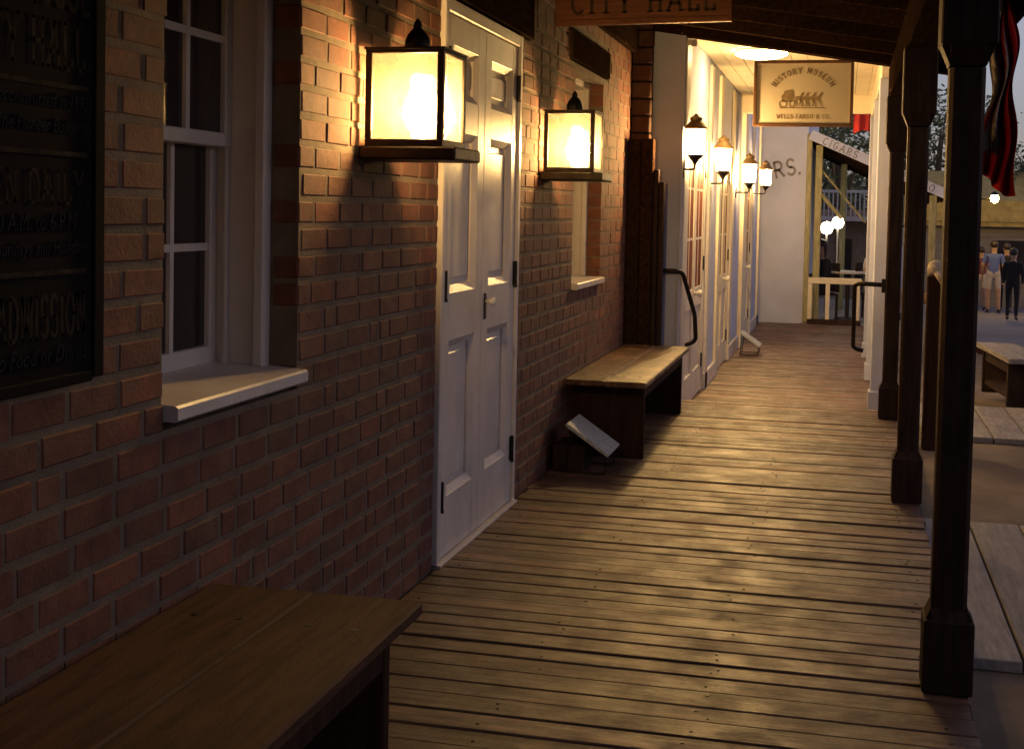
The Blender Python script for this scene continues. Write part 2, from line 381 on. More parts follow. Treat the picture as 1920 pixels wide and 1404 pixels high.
# timber crossings laid on the dirt beside the boardwalk
for (x0, x1, y0, y1) in ((.43, 3.6, 5.02, 7.3), (.6, 4.2, 10.15, 11.85)):
    cr = bpy.data.objects.new('timber_crossing', None); COL.objects.link(cr); cr['kind'] = 'structure'
    x = x0; k = 0
    while x < x1:
        wd = .235
        b = bx(x, x+wd, y0, y1, -.178, -.135, bev=.004, jit=.0015); o = b.obj('board', M['plankgrey'], cr)
        x += wd + .012; k += 1

# ================================================================== BRICK BUILDING
bb = thing('brick_building', 'red brick building with white double doors, deep white windows and dark lintels', 'building')
OPEN = [(2.888, 3.69, .905, 2.27), (2.75, 3.83, 2.27, 2.46), (5.085, 6.395, -.1, 2.30), (4.93, 6.625, 2.30, 2.53), (7.80, 8.72, .955, 2.27), (7.6, 8.87, 2.325, 2.5)]
def cut_wall(y0, y1, z0, z1, ops):
    ysv = sorted({y0, y1, *[o[0] for o in ops], *[o[1] for o in ops]}); zsv = sorted({z0, z1, *[o[2] for o in ops], *[o[3] for o in ops]})
    out = []
    for a, c in zip(ysv, ysv[1:]):
        for d, e in zip(zsv, zsv[1:]):
            if a < y0 or c > y1 or d < z0 or e > z1: continue
            m_, n_ = (a+c)/2, (d+e)/2
            if any(o[0] < m_ < o[1] and o[2] < n_ < o[3] for o in ops): continue
            out.append((a, c, d, e))
    return out
b = B()
for a, c, d, e in cut_wall(-9, 9.88, -.2, 3.1, [(o[0]-.006, o[1]+.006, o[2]-.006, o[3]+.006) for o in OPEN]):
    b.box(WX-.11, WX-.0035, a, c, d, e)
bmesh.ops.remove_doubles(b.bm, verts=b.bm.verts, dist=1e-5)
b.obj('wall', M['mortar'], bb)
bx(-6, WX-.55, -9, 9.9, -.2, 3.1).obj('inner_wall', M['signdark'], bb)
CH = .0826; BL = .2035
tones = []
for i in range(16):
    t = random.random()
    base = (random.uniform(.82, 1.1),)*3
    if t < .12: base = (.72, .8, .85)
    elif t < .35: base = (1.05, 1.2, 1.15)
    elif t < .45: base = (1.2, 1.12, 1.0)
    tones.append(base)
def set_tone(me, tone):
    at = me.color_attributes.new('tone', 'FLOAT_COLOR', 'POINT')
    at.data.foreach_set('color', [*tone, 1]*len(me.vertices))
bricks = []
nrow = int(3.0/CH)
for r in range(nrow):
    z0 = r*CH - .012; z1 = z0 + CH - .0125
    off = (r % 2)*BL/2 + random.uniform(-.012, .012)
    y = -2.4 + off; head = False
    while y < 9.86:
        L_ = (BL/2 if random.random() < .09 else BL) + random.uniform(-.004, .004)
        a, c = y, min(y + L_ - .0115, 9.87)
        segs = [(a, c)]
        for o in OPEN:
            if z1 - .02 < o[2] or z0 + .02 > o[3]: continue
            ns = []
            for s0, s1 in segs:
                if s1 <= o[0]+.004 or s0 >= o[1]-.004: ns.append((s0, s1)); continue
                if s0 < o[0]: ns.append((s0, o[0]))
                if s1 > o[1]: ns.append((o[1], s1))
            segs = ns
        for s0, s1 in segs:
            if s1-s0 > .025: bricks.append((s0, s1, z0, z1))
        y += L_
def vis(bk):
    ym = (bk[0]+bk[1])/2; zm = (bk[2]+bk[3])/2
    return ym > 2.25 and 1.45-.40*ym < zm < 1.45+.165*ym and not (ym < 2.5 and zm > 1.09) and not (ym < 3.1 and zm < .44)
order = sorted(range(len(bricks)), key=lambda i: (0 if vis(bricks[i]) else 1, bricks[i][0]))
single = set(order[:296])
cache = {}
bj = B(); toneL = bj.bm.verts.layers.float_color.new('tone')
for i, (s0, s1, z0, z1) in enumerate(bricks):
    ln = s1-s0
    if i in single:
        key = (round(ln*80), random.randint(0, 9) if ln > .15 else random.randint(0, 3))
        if key not in cache:
            b = B(); b.box(-.085, 0, -ln/2, ln/2, -(z1-z0)/2, (z1-z0)/2, bev=.007, seg=1, jit=.0013); me = b.mesh('brick')
            set_tone(me, random.choice(tones)); cache[key] = me
        o = link('brick', cache[key], M['brick'], bb)
        o.location = (WX + random.uniform(-.0015, .001), (s0+s1)/2, (z0+z1)/2); o.rotation_euler = (R(random.uniform(-.4,.4)), 0, R(random.uniform(-.07,.07)))
    else:
        n0 = len(bj.bm.verts); dx = random.uniform(-.0015, .001)
        bj.box(-.085+WX+dx, WX+dx, s0, s1, z0, z1, bev=.006 if vis((s0,s1,z0,z1)) and s0 < 8 else 0, jit=.0014)
        t = random.choice(tones); bj.bm.verts.ensure_lookup_table()
        for v in bj.bm.verts[n0:]: v[toneL] = (*t, 1)
o = bj.obj('brickwork', M['brick'], bb); o['kind'] = 'stuff'
# bevelled bricks made new verts that lose tone order: handled by ensure_lookup above

# lintels
for (a, c, d, e), ln in (((2.75,3.83,2.27,2.46),0), ((4.93,6.625,2.30,2.53),0), ((7.6,8.87,2.325,2.5),0)):
    bx(WX-.1, WX+.018, a+.004, c-.004, d+.003, e-.003, bev=.006).obj('lintel', M['lintel'], bb)

# --- double door
def build_door():
    X = WX + .004
    fr = B()
    for a, c in ((5.09, 5.135), (6.345, 6.39)): fr.box(X-.09, X+.014, a, c, -.01, 2.292, bev=.004)
    fr.box(X-.09, X+.012, 5.137, 6.343, 2.235, 2.290, bev=.004)
    fr.obj('door_frame', M['white'], bb)
    for k, (y0, y1) in enumerate(((5.139, 5.738), (5.744, 6.341))):
        d = B(); st = .105
        fx0, fx1 = X-.045, X+.002
        zb = [(.012, .26), (.90, 1.10), (1.76, 1.90), (2.11, 2.23)]
        d.box(fx0, fx1, y0, y0+st, .012, 2.23, bev=.003); d.box(fx0, fx1, y1-st, y1, .012, 2.23, bev=.003)
        for z0, z1 in zb: d.box(fx0, fx1-.001, y0+st-.001, y1-st+.001, z0, z1, bev=.003)
        dd = d.obj('door', M['white'], bb)
        for z0, z1 in ((.26, .90), (1.10, 1.76), (1.90, 2.11)):
            p = B(); a, c = y0+st, y1-st
            p.box(fx0+.004, fx1-.032, a, c, z0, z1)
            # raised field with bevelled moulding ring
            g = .028
            for (ya, yb, za, zb_) in ((a, a+g, z0, z1), (c-g, c, z0, z1)):
                p.prism([(fx1-.033, ya), (fx1-.004 if ya == a else fx1-.033, ya), (fx1-.033 if ya == a else fx1-.004, yb), (fx1-.033, yb)], 2, za, zb_) if False else None
            for (pts, ax, s, e_) in (
                ([(fx1-.034, a), (fx1-.003, a), (fx1-.020, a+g), (fx1-.034, a+g)], 2, z0, z1),
                ([(fx1-.034, c), (fx1-.003, c), (fx1-.020, c-g), (fx1-.034, c-g)], 2, z0, z1)):
                p.prism(pts, ax, s, e_)
            for zz, sg in ((z0, 1), (z1, -1)):
                p.prism([(fx1-.034, zz), (fx1-.0035, zz), (fx1-.0205, zz+sg*g), (fx1-.034, zz+sg*g)], 1, a+.002, c-.002)
            p.box(fx1-.033, fx1-.022, a+.055, c-.055, z0+.055, z1-.055, bev=.005)
            p.obj('door_panel', M['white'], dd)
        yh = y0+.012 if k == 0 else y1-.012
        for zh in (.22, 1.08, 1.98):
            h = B(); h.box(X+.001, X+.006, yh-.024, yh+.024, zh, zh+.115, bev=.001)
            h.lathe([(.008, 0), (.008, .115)], (X+.012, yh, zh), 10); h.lathe([(.010, 0), (.010, .012)], (X+.012, yh, zh-.012), 10)
            h.obj('hinge', M['iron'], dd)
        if k == 1:
            kn = B(); kn.box(X+.002, X+.008, y0+.035, y0+.065, .95, 1.07, bev=.002); kn.obj('escutcheon', M['iron'], dd)
            q = B(); q.lathe([(.007, 0), (.008, .018), (.015, .025), (.019, .036), (.015, .047), (.003, .05)], (0,0,0), 16)
            bmesh.ops.transform(q.bm, matrix=Matrix.Translation((X+.004, y0+.05, 1.03)) @ Matrix.Rotation(pi/2, 4, 'Y'), verts=q.bm.verts)
            q.obj('door_knob', M['brass'], dd, smooth=True)
    bx(X-.06, X+.03, 5.09, 6.39, -.004, .008, bev=.002).obj('threshold', M['white'], bb)
build_door()

# --- sash windows
def build_window(y0, y1, z0, z1, railz, sill_ext=.085):
    wdw = link('window', bx(-1.92, -1.665, y0-.03, y0, z0, z1).mesh('jamb'), M['white'], bb)
    f = B(); f.box(-1.92, -1.668, y1-.022, y1+.02, z0, z1, bev=.003)           # far jamb
    f.box(-1.70, -1.664, y1-.05, y1-.0225, z0+.02, z1, bev=.006)                # staff bead
    f.box(-1.80, -1.786, y1-.045, y1-.0225, z0+.02, z1, bev=.003)
    f.box(-1.92, -1.668, y0-.02, y0+.022, z0, z1, bev=.003)
    f.box(-1.92, -1.665, y0, y1, z1-.03, z1+.02, bev=.003)
    f.obj('window_frame', M['white'], wdw)
    s = B(); pr = [(-1.92, z0-.02), (-1.545, z0-.024), (-1.538, z0-.018), (-1.538, z0+.010), (-1.545, z0+.016), (-1.92, z0+.035)]
    s.prism(pr, 1, y0+.002, y1-.002)
    s.obj('sill', M['white'], wdw)
    a, c = y0+.022, y1-.022
    for nm, X, za, zb, top in (('upper', -1.80, railz-.02, z1-.03, 1), ('lower', -1.845, z0+.02, railz+.02, 0)):
        sb = B(); t = .045; br = .06 if not top else .04
        sb.box(X-.018, X+.018, a, a+t, za, zb, bev=.003); sb.box(X-.018, X+.018, c-t, c, za, zb, bev=.003)
        sb.box(X-.0178, X+.0178, a+t, c-t, za, za+br, bev=.003); sb.box(X-.0178, X+.0178, a+t, c-t, zb-.04, zb, bev=.003)
        ym = (a+c)/2; mw = .011
        yms = [a+t+(c-a-2*t)*k/3 for k in (1, 2)]; n = 2
        for ym in yms: sb.box(X-.012, X+.012, ym-mw, ym+mw, za+br, zb-.04)
        hz = [za+br + (zb-.04-za-br)*k/n for k in range(1, n)]
        for h in hz: sb.box(X-.0118, X+.0118, a+t, c-t, h-mw, h+mw)
        so = sb.obj('sash', M['white'], wdw)
        for pa, pc in ((a+t, yms[0]-mw), (yms[0]+mw, yms[1]-mw), (yms[1]+mw, c-t)):
            zz = [za+br]+hz+[zb-.04]
            for q0, q1 in zip(zz, zz[1:]):
                bx(X-.003, X+.001, pa+.002, pc-.002, q0+.002, q1-.002).obj('pane', M['glassdark'], wdw)
build_window(2.888, 3.69, .945, 2.27, 1.635)
build_window(7.80, 8.72, .995, 2.27, 1.66)
# quoin blocks at the far corner
for k in range(23):
    z = k*.127
    bxx = bx(WX+.001, -1.43+random.uniform(-.002,.003), 9.885, 10.0, z+.006, z+.121, bev=.008); me = bxx.mesh('quoin'); set_tone(me, (.3+.2*random.random(),)*3)
    link('quoin_block', me, M['brick'], bb)
bx(WX-.05, -1.436, 9.9, 9.99, -.1, 2.95).obj('quoin_mortar', M['signdark'], bb)

# ================================================================== PORCH of the brick building
def rz(x): return 2.575 - .154*x
ph = thing('porch_roof', 'dark timber porch roof on square posts sheltering the boardwalk', 'porch')
ang = -math.atan(.154)
for k in range(29):
    yk = -8.5 + k*.66
    b = B(); x0, x1 = WX+.005, .78
    b.prism([(x0, rz(x0)), (x1, rz(x1)), (x1, rz(x1)+.11), (x0, rz(x0)+.11)], 1, yk, yk+.05); b.obj('rafter', M['roofwood'], ph)
x = WX; k = 0
while x < .84:
    wd = .155; x1 = x+wd-.006
    b = B(); b.prism([(x, rz(x)+.112), (x1, rz(x1)+.112), (x1, rz(x1)+.135), (x, rz(x)+.135)], 1, -9, 10.05); b.obj('roof_board', M['roofwood'], ph); x += wd
x0, x1 = -1.43, .80
b = B(); b.prism([(x0, rz(x0)-.004), (x1, rz(x1)-.004), (x1, rz(x1)+.20), (x0, rz(x0)+.20)], 1, 10.052, 10.085); b.obj('end_fascia', M['roofwood'], ph)
b = B(); b.prism([(WX-.1, rz(WX)+.137), (.9, rz(.9)+.137), (.9, rz(.9)+.16), (WX-.1, rz(WX)+.16)], 1, -9.1, 10.15); b.obj('shingles', M['roofwood'], ph)
bx(.785, .81, -9, 10.05, rz(.8)-.02, rz(.8)+.13).obj('eave_board', M['roofwood'], ph)
bx(.27, .41, -9, 10.04, 2.30, 2.515, bev=.008).obj('eave_beam', M['lintel'], ph)
bx(WX+.004, WX+.05, -9, 9.85, 2.62, 2.80).obj('wall_plate', M['lintel'], ph)
def cbox(b, cx, cy, h, z0, z1, ch):   # chamfered square post
    p = [(cx-h+ch, cy-h), (cx+h-ch, cy-h), (cx+h, cy-h+ch), (cx+h, cy+h-ch), (cx+h-ch, cy+h), (cx-h+ch, cy+h), (cx-h, cy+h-ch), (cx-h, cy-h+ch)]
    b.prism(p, 2, z0, z1)
for yk in (-7.0, -4.2, -1.4, 1.42, 4.27, 7.06, 9.93):
    hb = .074; cx = .342
    b = B(); cbox(b, cx, yk, .052, .255, 1.90, .012); po = b.obj('post', M['darkwood'], ph)
    b = B(); b.box(cx-hb, cx+hb, yk-hb, yk+hb, 0.001, .225, bev=.004)
    b.lathe([(.1, 0), (.072, .035)], (cx, yk, .225), 4) if False else None
    r0 = [(-hb+.004, .222), (hb-.004, .222), (.053, .262), (-.053, .262)]
    b.prism([(cx+p[0], p[1]) for p in r0], 1, yk-.053, yk+.053); b.prism([(yk+p[0], p[1]) for p in r0], 0, cx-.053, cx+.053)
    b.obj('post_base', M['darkwood'], po)
    b = B(); hb = .082; b.box(cx-hb, cx+hb, yk-hb, yk+hb, 1.965, 2.299, bev=.005)
    r1 = [(-.053, 1.905), (.053, 1.905), (hb-.003, 1.968), (-hb+.003, 1.968)]
    b.prism([(cx+p[0], p[1]) for p in r1], 1, yk-.053, yk+.053); b.prism([(yk+p[0], p[1]) for p in r1], 0, cx-.053, cx+.053)
    b.obj('post_capital', M['darkwood'], po)

# ================================================================== LANTERNS on the brick wall
def lantern(y, label):
    t = thing('wall_lantern', label, 'lantern', (-1.42, y, 1.66), 0, 'large square lanterns on the brick wall')
    s = .135; H_ = .305
    b = B(); b.box(-.15, .185, -.02, .29, -.056, -.0125, bev=.006)
    b.obj('shelf', M['bronze'], t)
    f = B()
    cx, cy = 0, s
    for sx in (-1, 1):
        for sy in (-1, 1):
            f.box(cx+sx*s-(.022 if sx > 0 else 0), cx+sx*s+(.022 if sx < 0 else 0), cy+sy*s-(.022 if sy > 0 else 0), cy+sy*s+(.022 if sy < 0 else 0), .012, H_-.012, bev=.002)
    for z in (0, H_-.012):
        for a in (-1, 1):
            f.box(-s, s, cy+a*s-(.016 if a > 0 else 0), cy+a*s+(.016 if a < 0 else 0), z-.012 if z == 0 else z, z+.012, bev=.002)
            f.box(a*s-(.016 if a > 0 else 0), a*s+(.016 if a < 0 else 0), cy-s+.017, cy+s-.017, z-.012 if z == 0 else z, z+.012, bev=.002)
    f.obj('lantern_frame', M['bronze'], t)
    bx(-s+.01, s-.01, cy-s+.01, cy+s-.01, -.0115, -.004).obj('floor_plate', M['bronze'], t)
    g = s-.009
    for (a0, a1, c0, c1) in ((-g+.014, g-.014, cy-g-.001, cy-g+.001), (-g+.014, g-.014, cy+g-.001, cy+g+.001), (g-.001, g+.001, cy-g+.014, cy+g-.014), (-g-.001, -g+.001, cy-g+.014, cy+g-.014)):
        bx(a0, a1, c0, c1, .010, H_-.014).obj('glass_pane', M['glass'], t)
    r = B(); r.box(-s-.004, s+.004, cy-s-.004, cy+s+.004, H_+.0005, H_+.008, bev=.001)
    r.obj('lantern_roof', M['bronze'], t)
    v = B(); v.lathe([(.038, .008), (.044, .02), (.042, .045), (.033, .065), (.022, .078), (.013, .088), (.016, .094), (.012, .104), (.003, .118)], (0, cy, H_), 20)
    v.obj('vent_cap', M['iron'], t, smooth=True)
    u = B(); u.lathe([(.014, .0), (.014, .022), (.024, .03), (.044, .07), (.044, .095), (.030, .13), (.016, .165), (.016, .20), (.010, .205)], (.015, cy, .022), 20)
    u.obj('bulb', M['bulb'], t, smooth=True)
    k = B(); k.lathe([(.03, 0), (.026, .012), (.012, .015), (.012, .03)], (.015, cy, -.004), 16); k.obj('bulb_holder', M['iron'], t, smooth=True)
    return t
lantern(4.18, 'largest square glass lantern, nearest the viewer, just left of the white double door')
lantern(6.87, 'second square lantern on the brick wall, between the white door and the far window')

# ================================================================== BENCHES on the boardwalk
def bench(y0, y1, label, xf=-.99, wood='benchwood'):
    t = thing('bench', label, 'bench', (0, y0, 0))
    D = y1-y0; xb = WX+.012; xm = (xb+xf)/2
    for a, c in ((xb, xm-.0015), (xm+.0015, xf)):
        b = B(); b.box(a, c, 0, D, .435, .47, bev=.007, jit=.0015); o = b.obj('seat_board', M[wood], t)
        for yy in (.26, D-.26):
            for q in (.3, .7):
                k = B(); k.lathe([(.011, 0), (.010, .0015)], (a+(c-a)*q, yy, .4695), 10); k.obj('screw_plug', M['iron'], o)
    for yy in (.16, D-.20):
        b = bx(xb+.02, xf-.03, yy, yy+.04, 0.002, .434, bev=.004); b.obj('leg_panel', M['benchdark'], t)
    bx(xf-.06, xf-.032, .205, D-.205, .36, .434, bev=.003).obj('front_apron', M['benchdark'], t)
    return t
bench(1.0, 3.13, 'long brown plank bench in the near left corner against the brick wall, below the window')
b2 = bench(7.55, 9.74, 'dark wooden bench farther along the wall, beyond the white door, its worn top catching lamplight', xf=-1.08, wood='benchworn')

# floor placards on wire stands
def placard(loc, label, s=1.0):
    t = thing('floor_placard', label, 'placard', loc, 0, 'low tilted placards on the boardwalk')
    b = B(); rot = Matrix.Rotation(R(34), 3, 'Y')
    b.obox((0, 0, .19*s), (.29*s, .36*s, .02), rot, .003); p = b.obj('placard_board', M['placard'], t)
    if s == 1: bx(-.20*s, -.02*s, -.14*s, .14*s, .002, .15*s, bev=.006).obj('shade_block', M['darkwood'], t)  # dark box added for the shade under the board
    w_ = B()
    for yy in (-.15*s, .15*s):
        w_.tube(rounded([(.10*s, yy, .115*s), (.10*s, yy, .006), (-.12*s, yy, .006), (-.10*s, yy, .24*s)], .02), .005, 6)
    w_.tube([(-.12*s, -.15*s, .006), (-.12*s, .15*s, .006)], .005, 6)
    w_.obj('wire_stand', M['iron'], t); return t
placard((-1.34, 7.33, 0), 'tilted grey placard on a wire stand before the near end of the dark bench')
placard((-.99, 15.1, -.12), 'small pale placard on a stand far down the boardwalk beside the cream pillar', .9)

# ================================================================== SIGNS
sg = thing('wall_sign_board', 'large black notice board with faded old style lettering at the left edge of the brick wall', 'sign')
bx(-1.572, -1.545, 1.30, 2.545, 1.085, 2.15, bev=.004).obj('board', M['signdark'], sg)
b = B(); 
b.box(-1.5715, -1.538, 2.520, 2.56, 1.075, 2.155, bev=.003); b.box(-1.5715, -1.539, 1.30, 2.5195, 1.068, 1.092, bev=.003); b.box(-1.5715, -1.539, 1.30, 2.5195, 2.135, 2.155, bev=.003)
b.obj('sign_frame', M['signdark'], sg)
def sign_row(txt, z0, z1, yr, wpc, m, th=.12):
    h = z1-z0; W_ = text_w(txt)*h*wpc
    letters(txt, lambda u, v: (-1.5435, yr-W_+u*h, z0+v*h), m, sg, xs=wpc, th=th)
sign_row('COURTHOUSE', 1.835, 1.925, 2.505, .62, M['signlet'])
sign_row('CITY HALL.', 1.715, 1.805, 2.512, .66, M['signlet'])
for z in (1.679, 1.543, 1.303): bx(-1.545, -1.5425, 1.45, 2.497, z-.005, z+.005).obj('rule_line', M['signlet'], sg)
sign_row('OPEN DAILY.', 1.443, 1.508, 2.508, .80, M['signlet'])
sign_row('ADMISSION', 1.175, 1.258, 2.495, .52, M['signlet'])
def small_row(txt, z, size, sx, yr=2.498, shear=.25):
    o = font_text('lettering', txt, size, shear, M['signlet2'], sg, sx)
    o.matrix_local = Matrix.Translation((-1.5435, yr, z)) @ Matrix.Rotation(pi/2, 4, 'Z') @ Matrix.Rotation(pi/2, 4, 'X')
small_row('Reconstructed in 1992', 1.634, .042, .85); small_row('of The Pioneer Buildings', 1.584, .042, .85)
small_row('10 A.M. to 6 P.M.', 1.388, .052, .8, 2.466, .1); small_row('Except Sundays and Holidays', 1.34, .042, .85); small_row('No Food or Drinks', 1.122, .05, .85)

ch = thing('hanging_name_board', 'orange brown wooden board lettered CITY HALL hanging under the porch roof', 'sign', (-1.065, 7.0, 2.43), 0)
ch.rotation_euler = (0, R(-.9), 0)
bx(-.465, .465, -.018, .018, .0, .245, bev=.004).obj('board', M['cityboard'], ch)
b = B(); b.box(-.465, .465, -.026, -.0185, 0, .03, bev=.003); b.box(-.465, .465, -.026, -.0185, .215, .245, bev=.003); b.obj('moulding', M['cityboard'], ch)
txt = 'CITY HALL'; h = .115; W_ = text_w(txt, .2)*h*.9
letters(txt, lambda u, v: (-W_/2+u*h, -.0195, .063+v*h), M['carve'], ch, xs=.9, track=.2, th=.15)
b = B()
for x in (-.36, .36): b.tube([(x, 0, .245), (x, 0, .30+(.045 if x<0 else -.03))], .006, 6)
b.obj('hanger', M['iron'], ch)

hm = thing('hanging_sign', 'cream sign with a coach, horses and HISTORY MUSEUM in an arch, hanging over the walkway', 'sign', (-.335, 10.16, 2.345), 0)
hw, hh = .362, .245
bx(-hw+.02, hw-.02, -.009, .009, -hh+.02, hh-.02).obj('sign_face', M['museum'], hm)
b = B()
for a, c, d, e in ((-hw, hw, -hh, -hh+.024), (-hw, hw, hh-.024, hh), (-hw, -hw+.024, -hh+.0245, hh-.0245), (hw-.024, hw, -hh+.0245, hh-.0245)): b.box(a, c, -.018, .018, d, e, bev=.003)
b.obj('sign_frame', M['signframe'], hm)
txt = 'HISTORY MUSEUM'; h = .036; rad = .205; tw = text_w(txt, .2)*h; uu = 0
for cch in txt:
    wd = GL[cch][0]; mid = (uu+wd/2)*h - tw/2; a = mid/rad*.96
    def pl(u, v, a=a, wd=wd):
        lx, ly = (u-wd/2)*h, v*h
        return (sin(a)*(rad+ly)*1.12+cos(a)*lx, -.0105, -.055+cos(a)*(rad+ly)-sin(a)*lx)
    if cch != ' ': b = B(); stroke_text(b, cch, pl, th=.2); b.obj('letter', M['signink'], hm)
    uu += wd+.2
txt = 'WELLS FARGO & CO.'; h = .030; W_ = text_w(txt, .22)*h*.86
letters(txt, lambda u, v: (-W_/2+u*h, -.0105, -.185+v*h), M['signink'], hm, xs=.86, track=.255, th=.17)
b = B()   # coach and team, flat printed emblem
def flat(pts): b.bm.faces.new([b.bm.verts.new((x, -.0105, z)) for x, z in pts])
flat([(-.150,-.065),(-.158,-.02),(-.140,.0),(-.135,.018),(-.105,.022),(-.085,.030),(-.070,.010),(-.068,-.03),(-.078,-.062)])
for cx, rr_ in ((-.145, .030), (-.075, .026)):
    for k in range(12):
        a0, a1 = 2*pi*k/12, 2*pi*(k+1)/12
        flat([(cx+rr_*cos(a0), -.078+rr_*sin(a0)), (cx+rr_*cos(a1), -.078+rr_*sin(a1)), (cx+.75*rr_*cos(a1), -.078+.75*rr_*sin(a1)), (cx+.75*rr_*cos(a0), -.078+.75*rr_*sin(a0))])
for hx in (-.035, .005, .055, .10):
    flat([(hx-.025,-.045),(hx-.022,-.025),(hx+.012,-.022),(hx+.026,.008),(hx+.040,.004),(hx+.036,-.010),(hx+.024,-.030),(hx+.018,-.050)])
    for lx, dx in ((-.022,-.012),(-.014,.006),(.012,.014),(.018,.026)): flat([(hx+lx-.003,-.046),(hx+lx+.004,-.046),(hx+lx+dx+.003,-.098),(hx+lx+dx-.002,-.098)])
flat([(-.17,-.104),(.16,-.104),(.165,-.110),(-.175,-.110)])
b.obj('coach_emblem', M['signink'], hm)
b = B()
for x in (-.3, .3): b.tube([(x, 0, hh), (x, 0, hh+(.055 if x < 0 else .0)+.01)], .006, 6)
b.obj('hanger', M['iron'], hm)

# dark stepped timber wing wall at the corner
ws = thing('timber_screen', 'dark brown stepped timber screen standing at the far corner of the brick wall', 'screen')
for (x0, x1, y0, y1, z1) in ((-1.57, -1.475, 9.76, 9.88, 1.975), (-1.474, -1.385, 9.77, 9.882, 1.985), (-1.383, -1.345, 9.80, 9.9, 1.76), (-1.343, -1.305, 9.81, 9.9, 1.67)):
    bx(x0, x1, y0, y1, .002, z1, bev=.012, seg=2).obj('upright_board', M['roofwood' if x0 < -1.4 else 'darkwood'], ws)
# hand rails at the step
def rail(pts, name, label, r=.017):
    b = B(); b.tube(rounded(pts, .05), r, 10); t = thing(name, label, 'handrail', (0,0,0), 0, None); b.obj('rail_pipe', M['iron'], t, smooth=True); return t
t = rail([(-1.34, 9.93, 1.01), (-1.172, 9.96, 1.01), (-1.10, 10.22, .67), (-1.10, 10.36, .45), (-1.20, 10.36, .41)], 'handrail', 'bent dark iron handrail on the left side of the step, by the white building corner')
bx(-1.36, -1.335, 9.905, 9.955, .96, 1.06, bev=.003).obj('wall_flange', M['iron'], t)
t = rail([(.29, 9.95, .955), (.078, 10.0, .96), (.082, 10.38, .56), (.083, 10.5, .44), (.16, 10.5, .42)], 'handrail', 'dark iron handrail on the right side of the step, running to the white column')
bx(.265, .289, 9.92, 9.98, .90, 1.0, bev=.003).obj('wall_flange', M['iron'], t)

# ================================================================== WHITE BUILDING with the lit porch
wb = thing('white_building', 'white painted building beyond the brick one, with red brown glazed doors and a lit porch', 'building')
b = B(); WBX = -1.2
DO = [(10.32, 11.80), (13.08, 14.3), (16.2, 17.55)]
ops = [(a, c, -.2, 2.22) for a, c in DO]
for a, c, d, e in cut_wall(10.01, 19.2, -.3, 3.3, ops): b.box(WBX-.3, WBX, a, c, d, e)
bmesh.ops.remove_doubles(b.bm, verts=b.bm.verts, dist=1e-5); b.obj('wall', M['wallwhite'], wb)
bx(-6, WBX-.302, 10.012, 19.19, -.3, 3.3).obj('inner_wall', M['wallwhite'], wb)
for a, c in ((10.0, 10.30), (11.84, 12.9), (14.35, 16.15), (17.6, 19.2)):
    pass
for a, c, pr in ((10.02, 10.30, .022), (11.86, 12.05, .03), (12.80, 13.05, .028), (14.34, 14.60, .022), (15.7, 16.15, .05), (17.62, 17.85, .02), (18.9, 19.2, .03)):
    bx(WBX+.001, WBX+pr, a, c, -.12, 2.75, bev=.005).obj('pilaster', M['cream' if a > 12.5 else 'white'], wb)
for a, c in ((11.84, 13.06), (14.32, 16.17), (17.57, 19.2)):
    bx(WBX+.0015, WBX+.03, a+.001, c-.001, -.12, .03, bev=.006).obj('skirting', M['white'], wb)
for a, c in DO:
    f = B()
    f.box(WBX-.14, WBX+.006, a-.0005, a+.06, -.118, 2.22, bev=.004); f.box(WBX-.14, WBX+.006, c-.06, c+.0005, -.118, 2.22, bev=.004); f.box(WBX-.14, WBX+.005, a+.0605, c-.0605, 2.15, 2.219, bev=.004)
    f.obj('door_frame', M['white'], wb)
    ym = (a+c)/2
    for y0, y1, hs_ in ((a+.062, ym-.003, -1), (ym+.003, c-.062, 1)):
        X = WBX-.003; st = .075
        d = B(); d.box(X-.04, X, y0, y0+st, -.11, 2.148, bev=.003); d.box(X-.04, X, y1-st, y1, -.11, 2.148, bev=.003)
        for z0, z1 in ((-.11, .12), (.66, .82), (2.05, 2.148)): d.box(X-.039, X-.001, y0+st, y1-st, z0, z1, bev=.003)
        d.box(X-.03, X-.008, (y0+y1)/2-.012, (y0+y1)/2+.012, .82, 2.05)
        for zz in (1.23, 1.64): d.box(X-.029, X-.009, y0+st, y1-st, zz-.01, zz+.01)
        dd = d.obj('door', M['white' if a < 11 else 'cream'], wb)
        bx(X-.034, X-.018, y0+st, y1-st, .12, .66).obj('door_panel', M['white'], dd)
        for pa, pc in ((y0+st, (y0+y1)/2-.013), ((y0+y1)/2+.013, y1-st)):
            for q0, q1 in ((.82, 1.22), (1.24, 1.63), (1.65, 2.05)): bx(X-.016, X-.0115, pa+.001, pc-.001, q0+.001, q1-.001).obj('pane', M['redcurtain'], dd)
        for zz in (.1, .95, 1.75): bx(X+.001, X+.012, (y1 if hs_ > 0 else y0)-.015, (y1 if hs_ > 0 else y0)+.015, zz, zz+.12, bev=.002).obj('hinge', M['iron'], dd)
        if hs_ > 0:
            k = B(); k.lathe([(.02, 0), (.012, .02), (.03, .04), (.03, .06), (.01, .07)], (0,0,0), 14)
            bmesh.ops.transform(k.bm, matrix=Matrix.Translation((X, y0+.04, .78)) @ Matrix.Rotation(pi/2, 4, 'Y'), verts=k.bm.verts); k.obj('door_knob', M['brass'], dd, smooth=True)
# end face: corner board, downpipe, small bracket
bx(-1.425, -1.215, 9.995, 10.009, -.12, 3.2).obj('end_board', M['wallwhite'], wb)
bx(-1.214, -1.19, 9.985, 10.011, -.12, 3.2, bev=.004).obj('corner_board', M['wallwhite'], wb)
b = B(); b.box(-1.20, -1.13, 9.99, 10.02, 2.69, 2.73, bev=.004); b.lathe([(.018, 0), (.022, .03), (.018, .05)], (-1.13, 10.0, 2.68), 12); b.obj('bracket', M['white'], wb)
